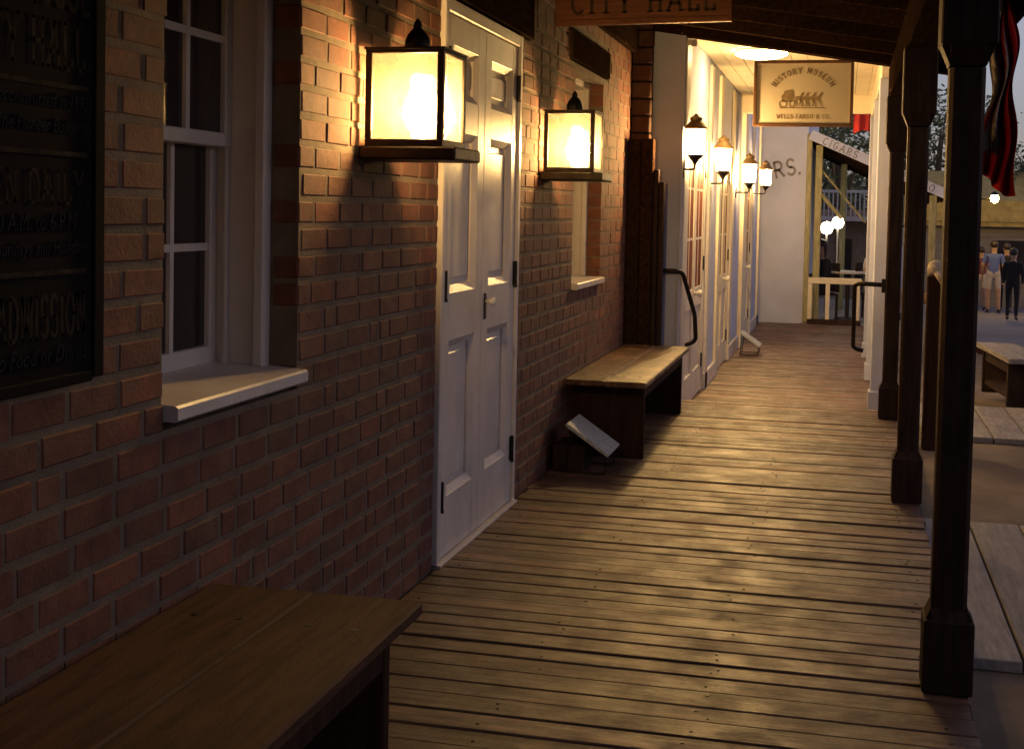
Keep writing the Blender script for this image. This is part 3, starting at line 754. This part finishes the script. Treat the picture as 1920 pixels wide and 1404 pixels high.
# porch ceiling of boards, beam and columns
x = -1.198
while x < .62:
    bx(x, x+.137, 10.30, 15.6, 2.80, 2.82, bev=.003).obj('ceiling_board', M['soffit'], wb); x += .14
bx(-1.2, .7, 10.25, 15.7, 2.83, 2.95).obj('porch_deck', M['roofwood'], wb)
bx(-1.199, .64, 15.602, 15.70, 2.60, 2.829, bev=.004).obj('end_beam', M['cream'], wb)
bx(.24, .40, 10.92, 15.60, 2.55, 2.799, bev=.004).obj('porch_beam', M['cream'], wb)
for i, yk in enumerate((11.15, 13.2, 15.3)):
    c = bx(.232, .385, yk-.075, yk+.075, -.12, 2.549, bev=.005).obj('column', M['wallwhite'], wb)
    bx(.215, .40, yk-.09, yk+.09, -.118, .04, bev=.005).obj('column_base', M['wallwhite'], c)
b = B(); b.lathe([(.10, 0), (.21, -.012), (.215, -.03), (.17, -.052), (.08, -.066), (.01, -.07)], (-.72, 11.3, 2.798), 28)
t = thing('ceiling_light', 'glowing domed ceiling light under the white porch, partly hidden by the roof edge', 'lamp'); b.obj('dome', M['dome'], t, smooth=True)
b = B(); b.lathe([(.215, 0), (.215, -.014), (.2, -.02)], (-.72, 11.3, 2.7995), 28); b.obj('rim', M['cream'], t)

def small_lantern(x, y, z, label, s=1.0):
    t = thing('porch_lantern', label, 'lantern', (x, y, z), 0, 'small lanterns along the white building')
    n = 6; b = B(); b.lathe([(.05*s, .0), (.062*s, .012), (.066*s, .02)], (0,0,0), n); b.lathe([(.012, -.05), (.03*s, -.02), (.05*s, -.001)], (0,0,0), 12)
    b.obj('lantern_base', M['bronze'], t)
    g = B(); rg = [(.062*s, .022), (.076*s, .212*s)]
    for k in range(n):
        a0, a1 = 2*pi*k/n+.04, 2*pi*(k+1)/n-.04
        q = [(rg[0][0]*cos(a0), rg[0][0]*sin(a0), rg[0][1]), (rg[0][0]*cos(a1), rg[0][0]*sin(a1), rg[0][1]), (rg[1][0]*cos(a1), rg[1][0]*sin(a1), rg[1][1]), (rg[1][0]*cos(a0), rg[1][0]*sin(a0), rg[1][1])]
        g.bm.faces.new([g.bm.verts.new(p) for p in q])
        b3 = B(); a = 2*pi*k/n; b3.tube([(rg[0][0]*cos(a), rg[0][0]*sin(a), rg[0][1]), (rg[1][0]*cos(a), rg[1][0]*sin(a), rg[1][1])], .004, 6); b3.obj('frame_bar', M['bronze'], t)
    g.obj('glass', M['glassfar'], t)
    r = B(); r.lathe([(.084*s, .213*s), (.086*s, .225*s), (.05*s, .27*s), (.045*s, .275*s), (.048*s, .30*s), (.02*s, .315*s), (.008, .33*s)], (0,0,0), 18); r.obj('lantern_cap', M['lampcap'], t)
    u = B(); u.lathe([(.015, .03), (.032, .06), (.036, .10), (.028, .14), (.010, .17)], (0,0,0), 14); u.obj('bulb', M['bulb2'], t, smooth=True)
    k = B(); k.tube(rounded([(0, 0, -.04), (0, 0, -.09), (WBX-x+.012, 0, -.09)], .03), .008, 8); k.box(WBX-x+.001, WBX-x+.014, -.03, .03, -.15, -.03, bev=.002); k.obj('bracket', M['iron'], t)
small_lantern(-1.105, 10.02, 1.86, 'tall hexagonal lantern nearest on the white building, left of the other three', .98)
small_lantern(-1.07, 11.95, 1.80, 'second lantern along the white building, between the first and second doors', 1.02)
small_lantern(-1.05, 15.0, 1.77, 'third lantern along the white building, on the cream pillar before the last door', 1.05)
small_lantern(-1.03, 17.7, 1.80, 'farthest lantern on the white building, by the lettered wall', 1.05)

# ================================================================== BUILDING ACROSS THE END (lettered wall) and its patio
cb = thing('lettered_building', 'pale bluish end wall with ORS. lettering and a sloping porch roof lettered CIGARS', 'building')
YC = 19.9
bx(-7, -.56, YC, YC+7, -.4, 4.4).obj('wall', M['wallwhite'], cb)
b = B()
u0 = 0; h = .225
for cch, px_, pz_, ra in (('O', -1.19, 1.92, 20), ('R', -1.02, 1.97, 14), ('S', -.85, 2.015, 9), ('.', -.70, 2.035, 6)):
    a = R(ra)
    b = B(); stroke_text(b, cch, lambda u, v: (px_+(u*cos(a)-v*sin(a))*h*.9, YC-.004, pz_+(u*sin(a)+v*cos(a))*h), th=.17, serif=False); b.obj('letter', M['wallink'], cb)
for a, c in ((-.575, -.50),): bx(a, c, YC-.03, YC+.1, -.12, 2.62, bev=.01).obj('corner_board', M['olive'], cb)
# rake board
import mathutils
r0, r1 = Vector((-.53, 0, 2.60)), Vector((1.45, 0, 1.735)); dv = (r1-r0).normalized(); up_ = Vector((-dv.z, 0, dv.x)); 
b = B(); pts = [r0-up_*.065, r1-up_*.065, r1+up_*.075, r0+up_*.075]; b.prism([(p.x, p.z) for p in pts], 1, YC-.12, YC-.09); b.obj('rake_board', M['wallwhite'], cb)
b = B(); h = .095
for txt, off in (('CIGARS', .20), ('TOBACCO', 1.22)):
    letters(txt, lambda u, v: tuple(Vector((r0.x, YC-.1225, r0.z)) + dv*(off+u*h) + up_*(v*h-.045)), M['wallink'], cb, th=.15, track=.3)
b = B(); pts = [r0+up_*.04, r1+up_*.04, r1+up_*.07, r0+up_*.07]; b.prism([(p.x, p.z) for p in pts], 1, YC-.088, YC+6); b.obj('porch_roof', M['roofwood'], cb)
for k in range(8):
    b = B(); pts = [r0-up_*.07, r1-up_*.07, r1+up_*.035, r0+up_*.035]; b.prism([(p.x, p.z) for p in pts], 1, YC+.02+k*.75, YC+.07+k*.75); b.obj('rafter', M['roofwood'], cb)
bx(-.6, 1.5, YC-.2, YC+6, gz(20)-.3, -.13).obj('patio_floor', M['plankgrey'], cb)
for xk, yk in ((-.40, YC+.12), (1.2, YC+.0), (1.2, YC+3), (1.2, YC+5.8), (-.05, YC+3.2)):
    bx(xk-.05, xk+.05, yk-.05, yk+.05, -.13, min(2.62-(xk+.53)*.437, 2.6)-.1, bev=.008).obj('porch_post', M['olive'], cb)
b = B(); b.tube([(-.36, YC+.12, 1.75), (-.06, YC+.13, 1.05+.35)], .03, 6); b.tube([(-.36, YC+.12, 2.1), (.28, YC+.3, 1.35)], .016, 6); b.obj('brace', M['olive'], cb)
pf = thing('patio_rail', 'low pale timber rail at the end of the boardwalk, in front of the seated people', 'railing')
bx(-.5, .25, YC-.24, YC-.19, .46, .55, bev=.006).obj('top_rail', M['cream'], pf)
for x in (-.47, -.22, .2): bx(x-.03, x+.03, YC-.238, YC-.192, -.12, .459, bev=.004).obj('rail_post', M['cream'], pf)
bx(-.5, .25, YC-.27, YC-.18, -.12, -.05, bev=.006).obj('bottom_rail', M['darkwood'], pf)

# globe lamps
for x, y, z, lb in ((-.28, 21.2, 1.25, 'left glowing round globe lamp over the patio tables'), (-.12, 22.0, 1.33, 'right glowing round globe lamp over the patio, slightly higher')):
    t = thing('globe_lamp', lb, 'lamp', (x, y, z), 0, 'globe lamps over the patio')
    b = B(); b.lathe([(.01, -.1), (.07, -.075), (.1, 0), (.07, .075), (.01, .1)], (0,0,0), 16); b.obj('globe', M['globe'], t, smooth=True)
    b = B(); b.tube([(0, 0, -1.37-(z-1.25)), (0, 0, -.07)], .014, 6); b.lathe([(.03, -.09), (.04, -.07)], (0,0,0), 10); b.obj('stem', M['white'], t)

# ================================================================== PEOPLE
def person(name, label, loc, rz, J, cloth, h=1.72, face=True, hair=.0):
    """J: joint overrides in a 1.72 m figure facing -Y"""
    P = dict(pel=(0,0,.93), ch=(0,.01,1.22), nk=(0,.01,1.44), hd=(0,0,1.52), top=(0,.0,1.66),
             shl=(.17,.01,1.38), ell=(.22,.03,1.10), wrl=(.21,-.03,.86), shr=(-.17,.01,1.38), elr=(-.22,.03,1.10), wrr=(-.21,-.03,.86),
             hil=(.09,0,.88), knl=(.10,-.01,.49), anl=(.10,.02,.09), tol=(.11,-.15,.035), hir=(-.09,0,.88), knr=(-.10,-.01,.49), anr=(-.10,.02,.09), tor=(-.11,-.15,.035))
    P.update(J)
    names = list(P); idx = {n: i for i, n in enumerate(names)}
    E_ = [('pel','ch'),('ch','nk'),('nk','hd'),('hd','top'),('ch','shl'),('shl','ell'),('ell','wrl'),('ch','shr'),('shr','elr'),('elr','wrr'),
          ('pel','hil'),('hil','knl'),('knl','anl'),('anl','tol'),('pel','hir'),('hir','knr'),('knr','anr'),('anr','tor')]
    rad = dict(pel=(.15,.11), ch=(.16,.11), nk=(.055,.055), hd=(.085,.095), top=(.07,.08), shl=(.06,.06), ell=(.045,.045), wrl=(.03,.03), shr=(.06,.06), elr=(.045,.045), wrr=(.03,.03),
               hil=(.085,.09), knl=(.058,.06), anl=(.038,.042), tol=(.04,.028), hir=(.085,.09), knr=(.058,.06), anr=(.038,.042), tor=(.04,.028))
    s = h/1.72
    me = bpy.data.meshes.new('tmp'); me.from_pydata([Vector(P[n])*s for n in names], [(idx[a], idx[c]) for a, c in E_], [])
    o = bpy.data.objects.new('tmp', me); COL.objects.link(o)
    sk = o.modifiers.new('skin', 'SKIN'); 
    for n, v in zip(names, me.skin_vertices[0].data): v.radius = (rad[n][0]*s, rad[n][1]*s); v.use_root = (n == 'pel')
    o.modifiers.new('sub', 'SUBSURF').levels = 2
    dg = bpy.context.evaluated_depsgraph_get(); bod = bpy.data.meshes.new_from_object(o.evaluated_get(dg)); bpy.data.objects.remove(o)
    bod.materials.clear()
    mats = [M['skin'], cloth['top'], cloth['bottom'], M['shoe']]
    for m in mats: bod.materials.append(m)
    segs = [(a, c) for a, c in E_]
    def cls(p):
        best, bk, bt = 9, None, 0
        for a, c in segs:
            A, C_ = Vector(P[a])*s, Vector(P[c])*s; d = C_-A; t = max(0, min(1, (p-A).dot(d)/max(d.length_squared, 1e-9))); q = (A+d*t-p).length
            if q < best: best, bk, bt = q, (a, c), t
        k = bk
        if k == ('pel','ch'): return 1 if bt > .05 else 2
        if k in (('ch','nk'),): return 1 if bt < .8 else 0
        if k in (('ch','shl'),('ch','shr')): return 1
        if k in (('shl','ell'),('shr','elr')): return 1 if bt < cloth.get('sleeve', .6) else 0
        if k in (('ell','wrl'),('elr','wrr')): return 1 if cloth.get('sleeve', .6) > 1 and bt < .9 else 0
        if k in (('pel','hil'),('pel','hir')): return 2
        if k[0] in ('hil','hir'): return 2 if bt < cloth.get('leg', 2) else 0
        if k[0] in ('knl','knr'): return 2 if cloth.get('leg', 2) > 1 and bt < .95 else 0
        if k[0] in ('anl','anr'): return 3
        return 0
    for p in bod.polygons: p.material_index = cls(p.center); p.use_smooth = True
    bm_ = bmesh.new(); bm_.from_mesh(bod)
    # hands: palm and five fingers; nose and ears
    def add(c, sz, rot=None, mi=0):
        r_ = bmesh.ops.create_cube(bm_, size=1)
        mt = Matrix.Translation(c) @ (rot.to_4x4() if rot else Matrix.Identity(4)) @ Matrix.Diagonal((*sz, 1))
        bmesh.ops.transform(bm_, matrix=mt, verts=r_['verts'])
    for sd_, (e_, w_) in ((1, ('ell','wrl')), (-1, ('elr','wrr'))):
        A, C_ = Vector(P[e_])*s, Vector(P[w_])*s; d = (C_-A).normalized(); q = Vector((0,0,-1)).rotation_difference(d).to_matrix()
        add(C_+d*.05*s, (.03*s, .075*s, .09*s), q)
        for k in range(4): add(C_+d*(.125+(.008 if k in (1,2) else 0))*s + q @ Vector((0, (-.028+.019*k)*s, 0)), (.016*s, .015*s, (.07+(.012 if k in (1,2) else 0))*s), q)
        add(C_+d*.07*s + q @ Vector((-.0*s, -.05*s, 0)), (.018*s, .02*s, .055*s), q @ Matrix.Rotation(R(30), 3, 'X'))
    hc = (Vector(P['hd'])+Vector(P['top']))/2*s
    add(hc+Vector((0,-.10*s,-.03*s)), (.025*s,.03*s,.04*s)); add(hc+Vector((.08*s,.005,-.02*s)), (.02*s,.03*s,.05*s)); add(hc+Vector((-.08*s,.005,-.02*s)), (.02*s,.03*s,.05*s))
    bm_.to_mesh(bod); bm_.free()
    t = thing('person', label, 'person', loc, rz)
    bo = link('body', bod, None, t)
    hb_ = B(); r_ = bmesh.ops.create_icosphere(hb_.bm, subdivisions=2, radius=1)
    for v in r_['verts']:
        c = v.co.copy(); k = 1.0
        z_ = c.z
        v.co = Vector((c.x*.098, c.y*.108+.012, c.z*.105+.02)) * s + hc
        if z_ < -.1 and c.y < .2: v.co = hc + Vector((c.x*.05, .03+abs(c.y)*.03, .05))*s
        if hair and z_ < -.3 and c.y >= .0: v.co.z -= hair*s
    hb_.obj('hair', M['hair'], t, smooth=True)
    ey = B()
    for sx in (-1, 1): ey.lathe([(.009, 0), (.004, .006)], (0,0,0), 8) if False else ey.box(hc.x+sx*.033*s-.01*s, hc.x+sx*.033*s+.01*s, hc.y-.103*s, hc.y-.09*s, hc.z-.005*s, hc.z+.006*s)
    ey.box(hc.x-.02*s, hc.x+.02*s, hc.y-.098*s, hc.y-.085*s, hc.z-.068*s, hc.z-.062*s); ey.obj('facial_features', M['hair'], t)
    return t
walk = dict(knl=(.10,-.10,.50), anl=(.10,-.02,.09), tol=(.11,-.19,.035), anr=(-.10,.12,.10), knr=(-.10,.0,.49), tor=(-.11,-.04,.035))
sit = dict(pel=(0,.02,.50), ch=(0,.04,.80), nk=(0,.0,1.02), hd=(0,-.03,1.10), top=(0,-.04,1.24), shl=(.17,.02,.96), ell=(.20,-.02,.70), wrl=(.12,-.24,.68), shr=(-.17,.02,.96), elr=(-.20,-.02,.70), wrr=(-.12,-.24,.68),
           hil=(.09,.0,.48), knl=(.11,-.42,.47), anl=(.11,-.38,.09), tol=(.12,-.54,.035), hir=(-.09,0,.48), knr=(-.11,-.42,.47), anr=(-.11,-.38,.09), tor=(-.12,-.54,.035))
G = lambda y: gz(y)+.008
person('person', 'man in a blue shirt and pale shorts standing in the street with his back turned', (3.62, 35.2, G(35.2)), pi, dict(ell=(.25,.02,1.12), wrl=(.24,-.08,.90), anr=(-.13,.05,.09), tor=(-.16,-.11,.035), knr=(-.12,0,.49)), dict(top=M['blue'], bottom=M['shorts'], sleeve=.75, leg=.8), 1.84)
person('person', 'person in a maroon shirt and shorts half hidden left of the man in blue', (3.40, 36.1, G(36.1)), pi+.3, walk, dict(top=M['maroon'], bottom=M['shorts'], sleeve=.6, leg=.7), 1.66)
person('person', 'person in black top and knee length skirt at the right edge of the street', (3.62, 31.2, G(31.2)), pi-.2, walk, dict(top=M['black'], bottom=M['black'], sleeve=2, leg=1.02), 1.62)
person('person', 'person in dark jacket and trousers walking away behind the one in black', (3.95, 35.5, G(35.5)), pi, walk, dict(top=M['black'], bottom=M['black'], sleeve=2, leg=2), 1.78)
for i, (px_, y_, lb, tp) in enumerate(((3.15, 43, 'distant person in tan top at the left of the far group', 'tan'), (3.95, 44, 'distant person in grey in the middle of the far group', 'greycloth'), (4.5, 45, 'distant person in dark red clothes at the right of the far group', 'maroon'))):
    person('person', lb, (px_, y_, G(y_)), random.uniform(-.6,.6), walk, dict(top=M[tp], bottom=M['black'], sleeve=.6, leg=2), 1.7)
person('person', 'dark haired woman in dark clothes seated at the patio table', (-.33, 20.75, -.13), -1.2, sit, dict(top=M['black'], bottom=M['black'], sleeve=2, leg=2), 1.62, hair=.14)
person('person', 'seated person in a pale top at the right side of the patio table', (.42, 21.2, -.13), 1.3, sit, dict(top=M['shorts'], bottom=M['tan'], sleeve=.6, leg=.9), 1.68)
tt = thing('patio_table', 'round cloth covered table between the two seated people', 'table', (.06, 21.0, -.13))
b = B(); b.lathe([(.36, .70), (.37, .715), (.36, .73)], (0,0,0), 24); b.obj('table_top', M['clothwhite'], tt)
b = B(); b.lathe([(.03, .03), (.03, .70)], (0,0,0), 10); b.lathe([(.2, 0), (.19, .02), (.03, .04)], (0,0,0), 16); b.obj('pedestal', M['iron'], tt)
for x, y, a, lb in ((-.33, 20.78, -1.2, 'dark patio chair under the dark haired woman'), (.42, 21.2, 1.3, 'dark patio chair under the person in the pale top')):
    c = thing('patio_chair', lb, 'chair', (x, y, -.13), a, 'chairs at the patio table')
    bx(-.2, .2, -.18, .2, .37, .395, bev=.005).obj('seat', M['darkwood'], c)
    for sx in (-.18, .18):
        for sy in (-.16, .18): bx(sx-.016, sx+.016, sy-.016, sy+.016, .0, .369).obj('leg', M['darkwood'], c)
    bx(-.2, .2, .19, .215, .42, .86, bev=.006).obj('backrest', M['darkwood'], c)

# ================================================================== STREET SIDE
hp = thing('hitching_post', 'brown hitching post with a pale knob on top beside the boardwalk', 'post', (.62, 9.75, -.18))
b = B(); b.box(-.055, .055, -.055, .055, 0, 1.22, bev=.008); b.obj('post', M['benchdark'], hp)
b = B(); b.lathe([(.03, 1.221), (.05, 1.235), (.058, 1.27), (.045, 1.31), (.015, 1.33)], (0,0,0), 14); b.tube([(.0, -.05, 1.25), (.05, -.06, 1.18), (.06, -.02, 1.12)], [.02,.025,.012], 8); b.obj('rope_knob', M['bone'], hp, smooth=True)
b = B(); b.tube([(0, .05, 1.02), (0, 2.6, .98)], .04, 10); b.box(-.05, .05, 2.55, 2.65, -.05, 1.12, bev=.008); b.obj('rail', M['benchdark'], hp)
# bench on the dirt
c0 = Vector((1.36, 11.9)); dvec = Vector((1.246, 13.2)) - c0; a = atan2(dvec.y, dvec.x) - pi/2
sb = thing('street_bench', 'weathered grey plank bench on the dirt at the right, beyond the timber crossings', 'bench', (c0.x, c0.y, -.18), a)
for i in range(2): bx(.01+i*.175, .18+i*.175, 0, 1.5, .405, .45, bev=.006).obj('seat_board', M['plankgrey'], sb)
for yy in (.16, 1.26): bx(.04, .33, yy, yy+.05, 0, .404, bev=.004).obj('leg_panel', M['darkwood'], sb)
bx(.06, .09, .212, 1.258, .30, .403).obj('apron', M['darkwood'], sb)
bx(.06, .30, .212, 1.258, .08, .12).obj('stretcher', M['darkwood'], sb)
# draped flag outside the posts
fl = thing('hanging_flag', 'red, white and dark striped flag hanging in folds from a staff outside the nearest post', 'flag', (0,0,0))
b = B(); NR, NC = 40, 28; rows = []
for i in range(NR+1):
    v = i/NR; row = []
    wd = .07 + .10*v + .02*sin(v*9); cx = .662 + .0*v + .015*sin(v*5)
    for j in range(NC+1):
        u = j/NC
        row.append((cx - wd/2 + u*wd + .012*sin(v*14+u*5), 6.42 + .035*sin(u*21+v*2.5)*(1+.4*v) + .02*sin(v*7), 2.44 - v*.84 + .05*sin(u*4+1)*v))
    rows.append(row)
b.quadsheet(rows); me = b.mesh('cloth', True)
fm = bpy.data.materials.new('flag_stripes'); fm.use_nodes = True; N = fm.node_tree.nodes; L = fm.node_tree.links; pb = N['Principled BSDF']; pb.inputs['Roughness'].default_value = .95; pb.inputs['Specular IOR Level'].default_value = .05
at = N.new('ShaderNodeAttribute'); at.attribute_name = 'tone'; L.new(at.outputs['Color'], pb.inputs['Base Color'])
bmq = bmesh.new(); bmq.from_mesh(me); bmq.free()
at = me.color_attributes.new('tone', 'FLOAT_COLOR', 'POINT'); cols = []
for k in range(len(me.vertices)):
    i, j = divmod(k, NC+1); v, u = i/NR, j/NC; st = (u*1.9 + v*1.1 + .05*sin(v*8)); q = int(st*3.2) % 3
    c = (.30,.012,.012) if (q == 0 or u > .62 or v > .86) else ((.33,.28,.26) if q == 1 else (.02,.018,.022))
    cols += [*c, 1]
at.data.foreach_set('color', cols)
link('cloth', me, fm, fl)
b = B(); b.tube([(.418, 6.95, 2.40), (.60, 6.5, 2.47), (.80, 6.2, 2.50)], .012, 8); b.obj('flag_staff', M['darkwood'], fl)
fl2 = thing('far_flag', 'small bright red cloth hanging above the lettered porch roof', 'flag', (0,0,0))
b = B(); rows = []
for i in range(9):
    v = i/8; rows.append([(.06+.26*j/10, 18.2+.03*sin(j*1.4+v), 2.98-.40*v-.11*j/10*0 - .05*abs(j-5)/5*v) for j in range(11)])
b.quadsheet(rows); b.obj('cloth', M['redcloth'], fl2, smooth=True)
b = B(); b.tube([(.03, 18.2, 2.985), (.45, 18.2, 2.985)], .01, 6); b.tube([(.45, 18.2, 2.985), (.45, 18.2, gz(18))], .02, 6); b.obj('flag_staff', M['darkwood'], fl2)
# street lamp
sl = thing('street_lamp', 'street lamp with a single arm and glowing amber globe above the people', 'street lamp', (3.12, 34.0, G(34)))
b = B(); b.tube([(0,0,0), (0,0,2.85)], .035, 8); b.tube([(0,0,2.80), (.30,0,2.80)], .018, 6); b.tube([(-.08,0,2.80), (0,0,2.80)], .018, 6); b.obj('lamp_post', M['iron'], sl)
b = B(); b.lathe([(.01,-.12),(.08,-.08),(.10,0),(.08,.05),(.05,.07)], (.34,0,2.83), 16); b.obj('lamp_globe', M['street'], sl, smooth=True)
b = B(); b.lathe([(.13, 0),(.06,.06),(.02,.09)], (.34,0,2.90), 16); b.obj('lamp_hood', M['iron'], sl)
# far building across the street end
fb = thing('far_building', 'low grey building with a tan roof glowing under the street lamp', 'building', (0, 0, -.94))
for k in range(11): bx(2.0, 14, 38.0-.0-.015*(k%1), 38.2, k*.21, k*.21+.20, bev=.0).obj('siding_board', M['siding'], fb)
bx(2.0, 14, 38.03, 44, 0, 2.3).obj('wall', M['siding'], fb)
b = B(); b.prism([(37.63, 2.27), (41.2, 3.75), (45, 2.27), (45, 2.17), (37.63, 2.17)], 0, 1.6, 14.4); b.obj('roof', M['roof'], fb)
bx(2.0, 14, 37.55, 37.62, 2.30, 2.86).obj('parapet_board', M['roof'], fb)
for x in (3.9, 6.2): bx(x, x+.8, 37.96, 37.999, .9, 1.8).obj('window', M['glassdark'], fb)
# added long low building across the street, unseen, to hold back sky light
ob = thing('skylight_blocker', 'long low building added out of view across the street to dim the sky light', 'building')
bx(9, 15, -14, 29, -.4, 3.0).obj('wall', M['siding'], ob)
bx(8.6, 15.4, -14.4, 29.4, 3.001, 3.2).obj('roof', M['roofwood'], ob)
for k in range(11):
    for z in (.9,): bx(8.96, 8.998, -12+k*3.8, -10.9+k*3.8, z, z+1.5, bev=.01).obj('window', M['glassdark'], ob)
# white garden building behind the patio
wr = thing('balcony_house', 'pale house with a white railed balcony seen beyond the patio', 'building', (0,0,gz(30)))
bx(-4, .9, 31, 35, 0, 2.35).obj('wall', M['tan'], wr)
bx(-.6, .9, 30.2, 31, 2.1, 2.2).obj('balcony_floor', M['white'], wr)
b = B(); b.box(-.6, .9, 30.2, 30.25, 2.72, 2.78)
b.obj('hand_rail', M['white'], wr)
for k in range(16): bx(-.58+k*.095, -.55+k*.095, 30.21, 30.24, 2.2, 2.72).obj('baluster', M['white'], wr)
for x in (-.2, .5): bx(x, x+.35, 30.97, 30.999, .7, 1.7).obj('window', M['glassdark'], wr)

# ================================================================== TREES
def crown_mesh(cent, n, leaf, seed):
    rnd = random.Random(seed); V, F = [], []
    for c, r in cent:
        for _ in range(int(n*r**2)):
            d = Vector((rnd.gauss(0,1), rnd.gauss(0,1), rnd.gauss(0,1))).normalized()*r*(rnd.random()**.4)*(1+.25*rnd.random())
            p = Vector(c)+Vector((d.x, d.y, d.z*.8)); s = leaf*rnd.uniform(.6, 1.4)
            a = Vector((rnd.gauss(0,1), rnd.gauss(0,1), rnd.gauss(0,1))).normalized(); q = a.orthogonal().normalized(); k = len(V)
            V += [p-a*s, p+q*s*.45, p+a*s, p-q*s*.45]; F.append((k, k+1, k+2, k+3))
    me = bpy.data.meshes.new('crown'); me.from_pydata(V, [], F); return me
def tree(x, y, h, rad, label, seed, m='leaf', dens=260, leaf=.09):
    rnd = random.Random(seed); t = thing('tree', label, 'tree', (x, y, gz(y)), 0, 'trees beyond the street')
    b = B(); b.tube([(0,0,0), (.08,0,h*.3), (0,.05,h*.6), (.05,0,h*.85)], [.2,.15,.10,.03], 8)
    cent = []
    for k in range(9):
        a = rnd.uniform(0, 2*pi); rr_ = rad*rnd.uniform(.25, .8); z = h*rnd.uniform(.45, .95); p = (rr_*cos(a), rr_*sin(a), z)
        b.tube([(0,.02,h*.35), (p[0]*.5, p[1]*.5, z*.8), p], [.07,.04,.015], 6); cent.append((p, rad*rnd.uniform(.3, .5)))
    b.obj('trunk', M['bark'], t); link('crown', crown_mesh(cent, dens, leaf, seed), M[m], t); return t
tree(-.2, 38.5, 5.6, 2.6, 'leafy tree seen above the CIGARS porch roof', 3)
tree(2.7, 43, 6.0, 2.4, 'leafy tree seen between the dark porch posts', 5, 'leaf')
tree(5.9, 46.5, 5.6, 2.3, 'dark tree behind the low grey building at the right', 7, 'leafdark')
tree(.9, 47, 5.0, 2.6, 'dense dark tree behind the balcony house', 9, 'leafdark')
tree(-3.0, 44, 6.0, 3, 'broad tree mostly hidden behind the lettered wall', 12, 'leafdark')
pt = thing('palm_tree', 'palm with drooping fronds at the right edge above the grey building', 'palm tree', (5.35, 41.0, gz(41)))
b = B(); b.tube([(0,0,0), (.05,0,2), (0,0,3.9)], [.17,.13,.11], 10); b.obj('trunk', M['bark'], pt)
for k in range(16):
    a = 2*pi*k/16 + random.uniform(-.2,.2); el = random.uniform(.1, 1.0); ln = random.uniform(1.1, 1.5)
    V, F = [], []; d = Vector((cos(a), sin(a), 0)); sd_ = Vector((-sin(a), cos(a), 0)); prev = None
    for i in range(14):
        t_ = i/13; p = Vector((0,0,3.9)) + d*ln*t_*cos(el*.6) + Vector((0,0,1))*(ln*t_*sin(el)*.9 - ln*.95*t_*t_)
        for s_ in (-1, 1):
            q = p + sd_*s_*.34*sin(pi*min(1, t_*.9+.12)) + d*.12 - Vector((0,0,.16)); k0 = len(V)
            V += [p, p+d*.05, q]; F.append((k0, k0+1, k0+2))
    me = bpy.data.meshes.new('frond'); me.from_pydata(V, [], F); link('frond', me, M['leafdark'], pt)
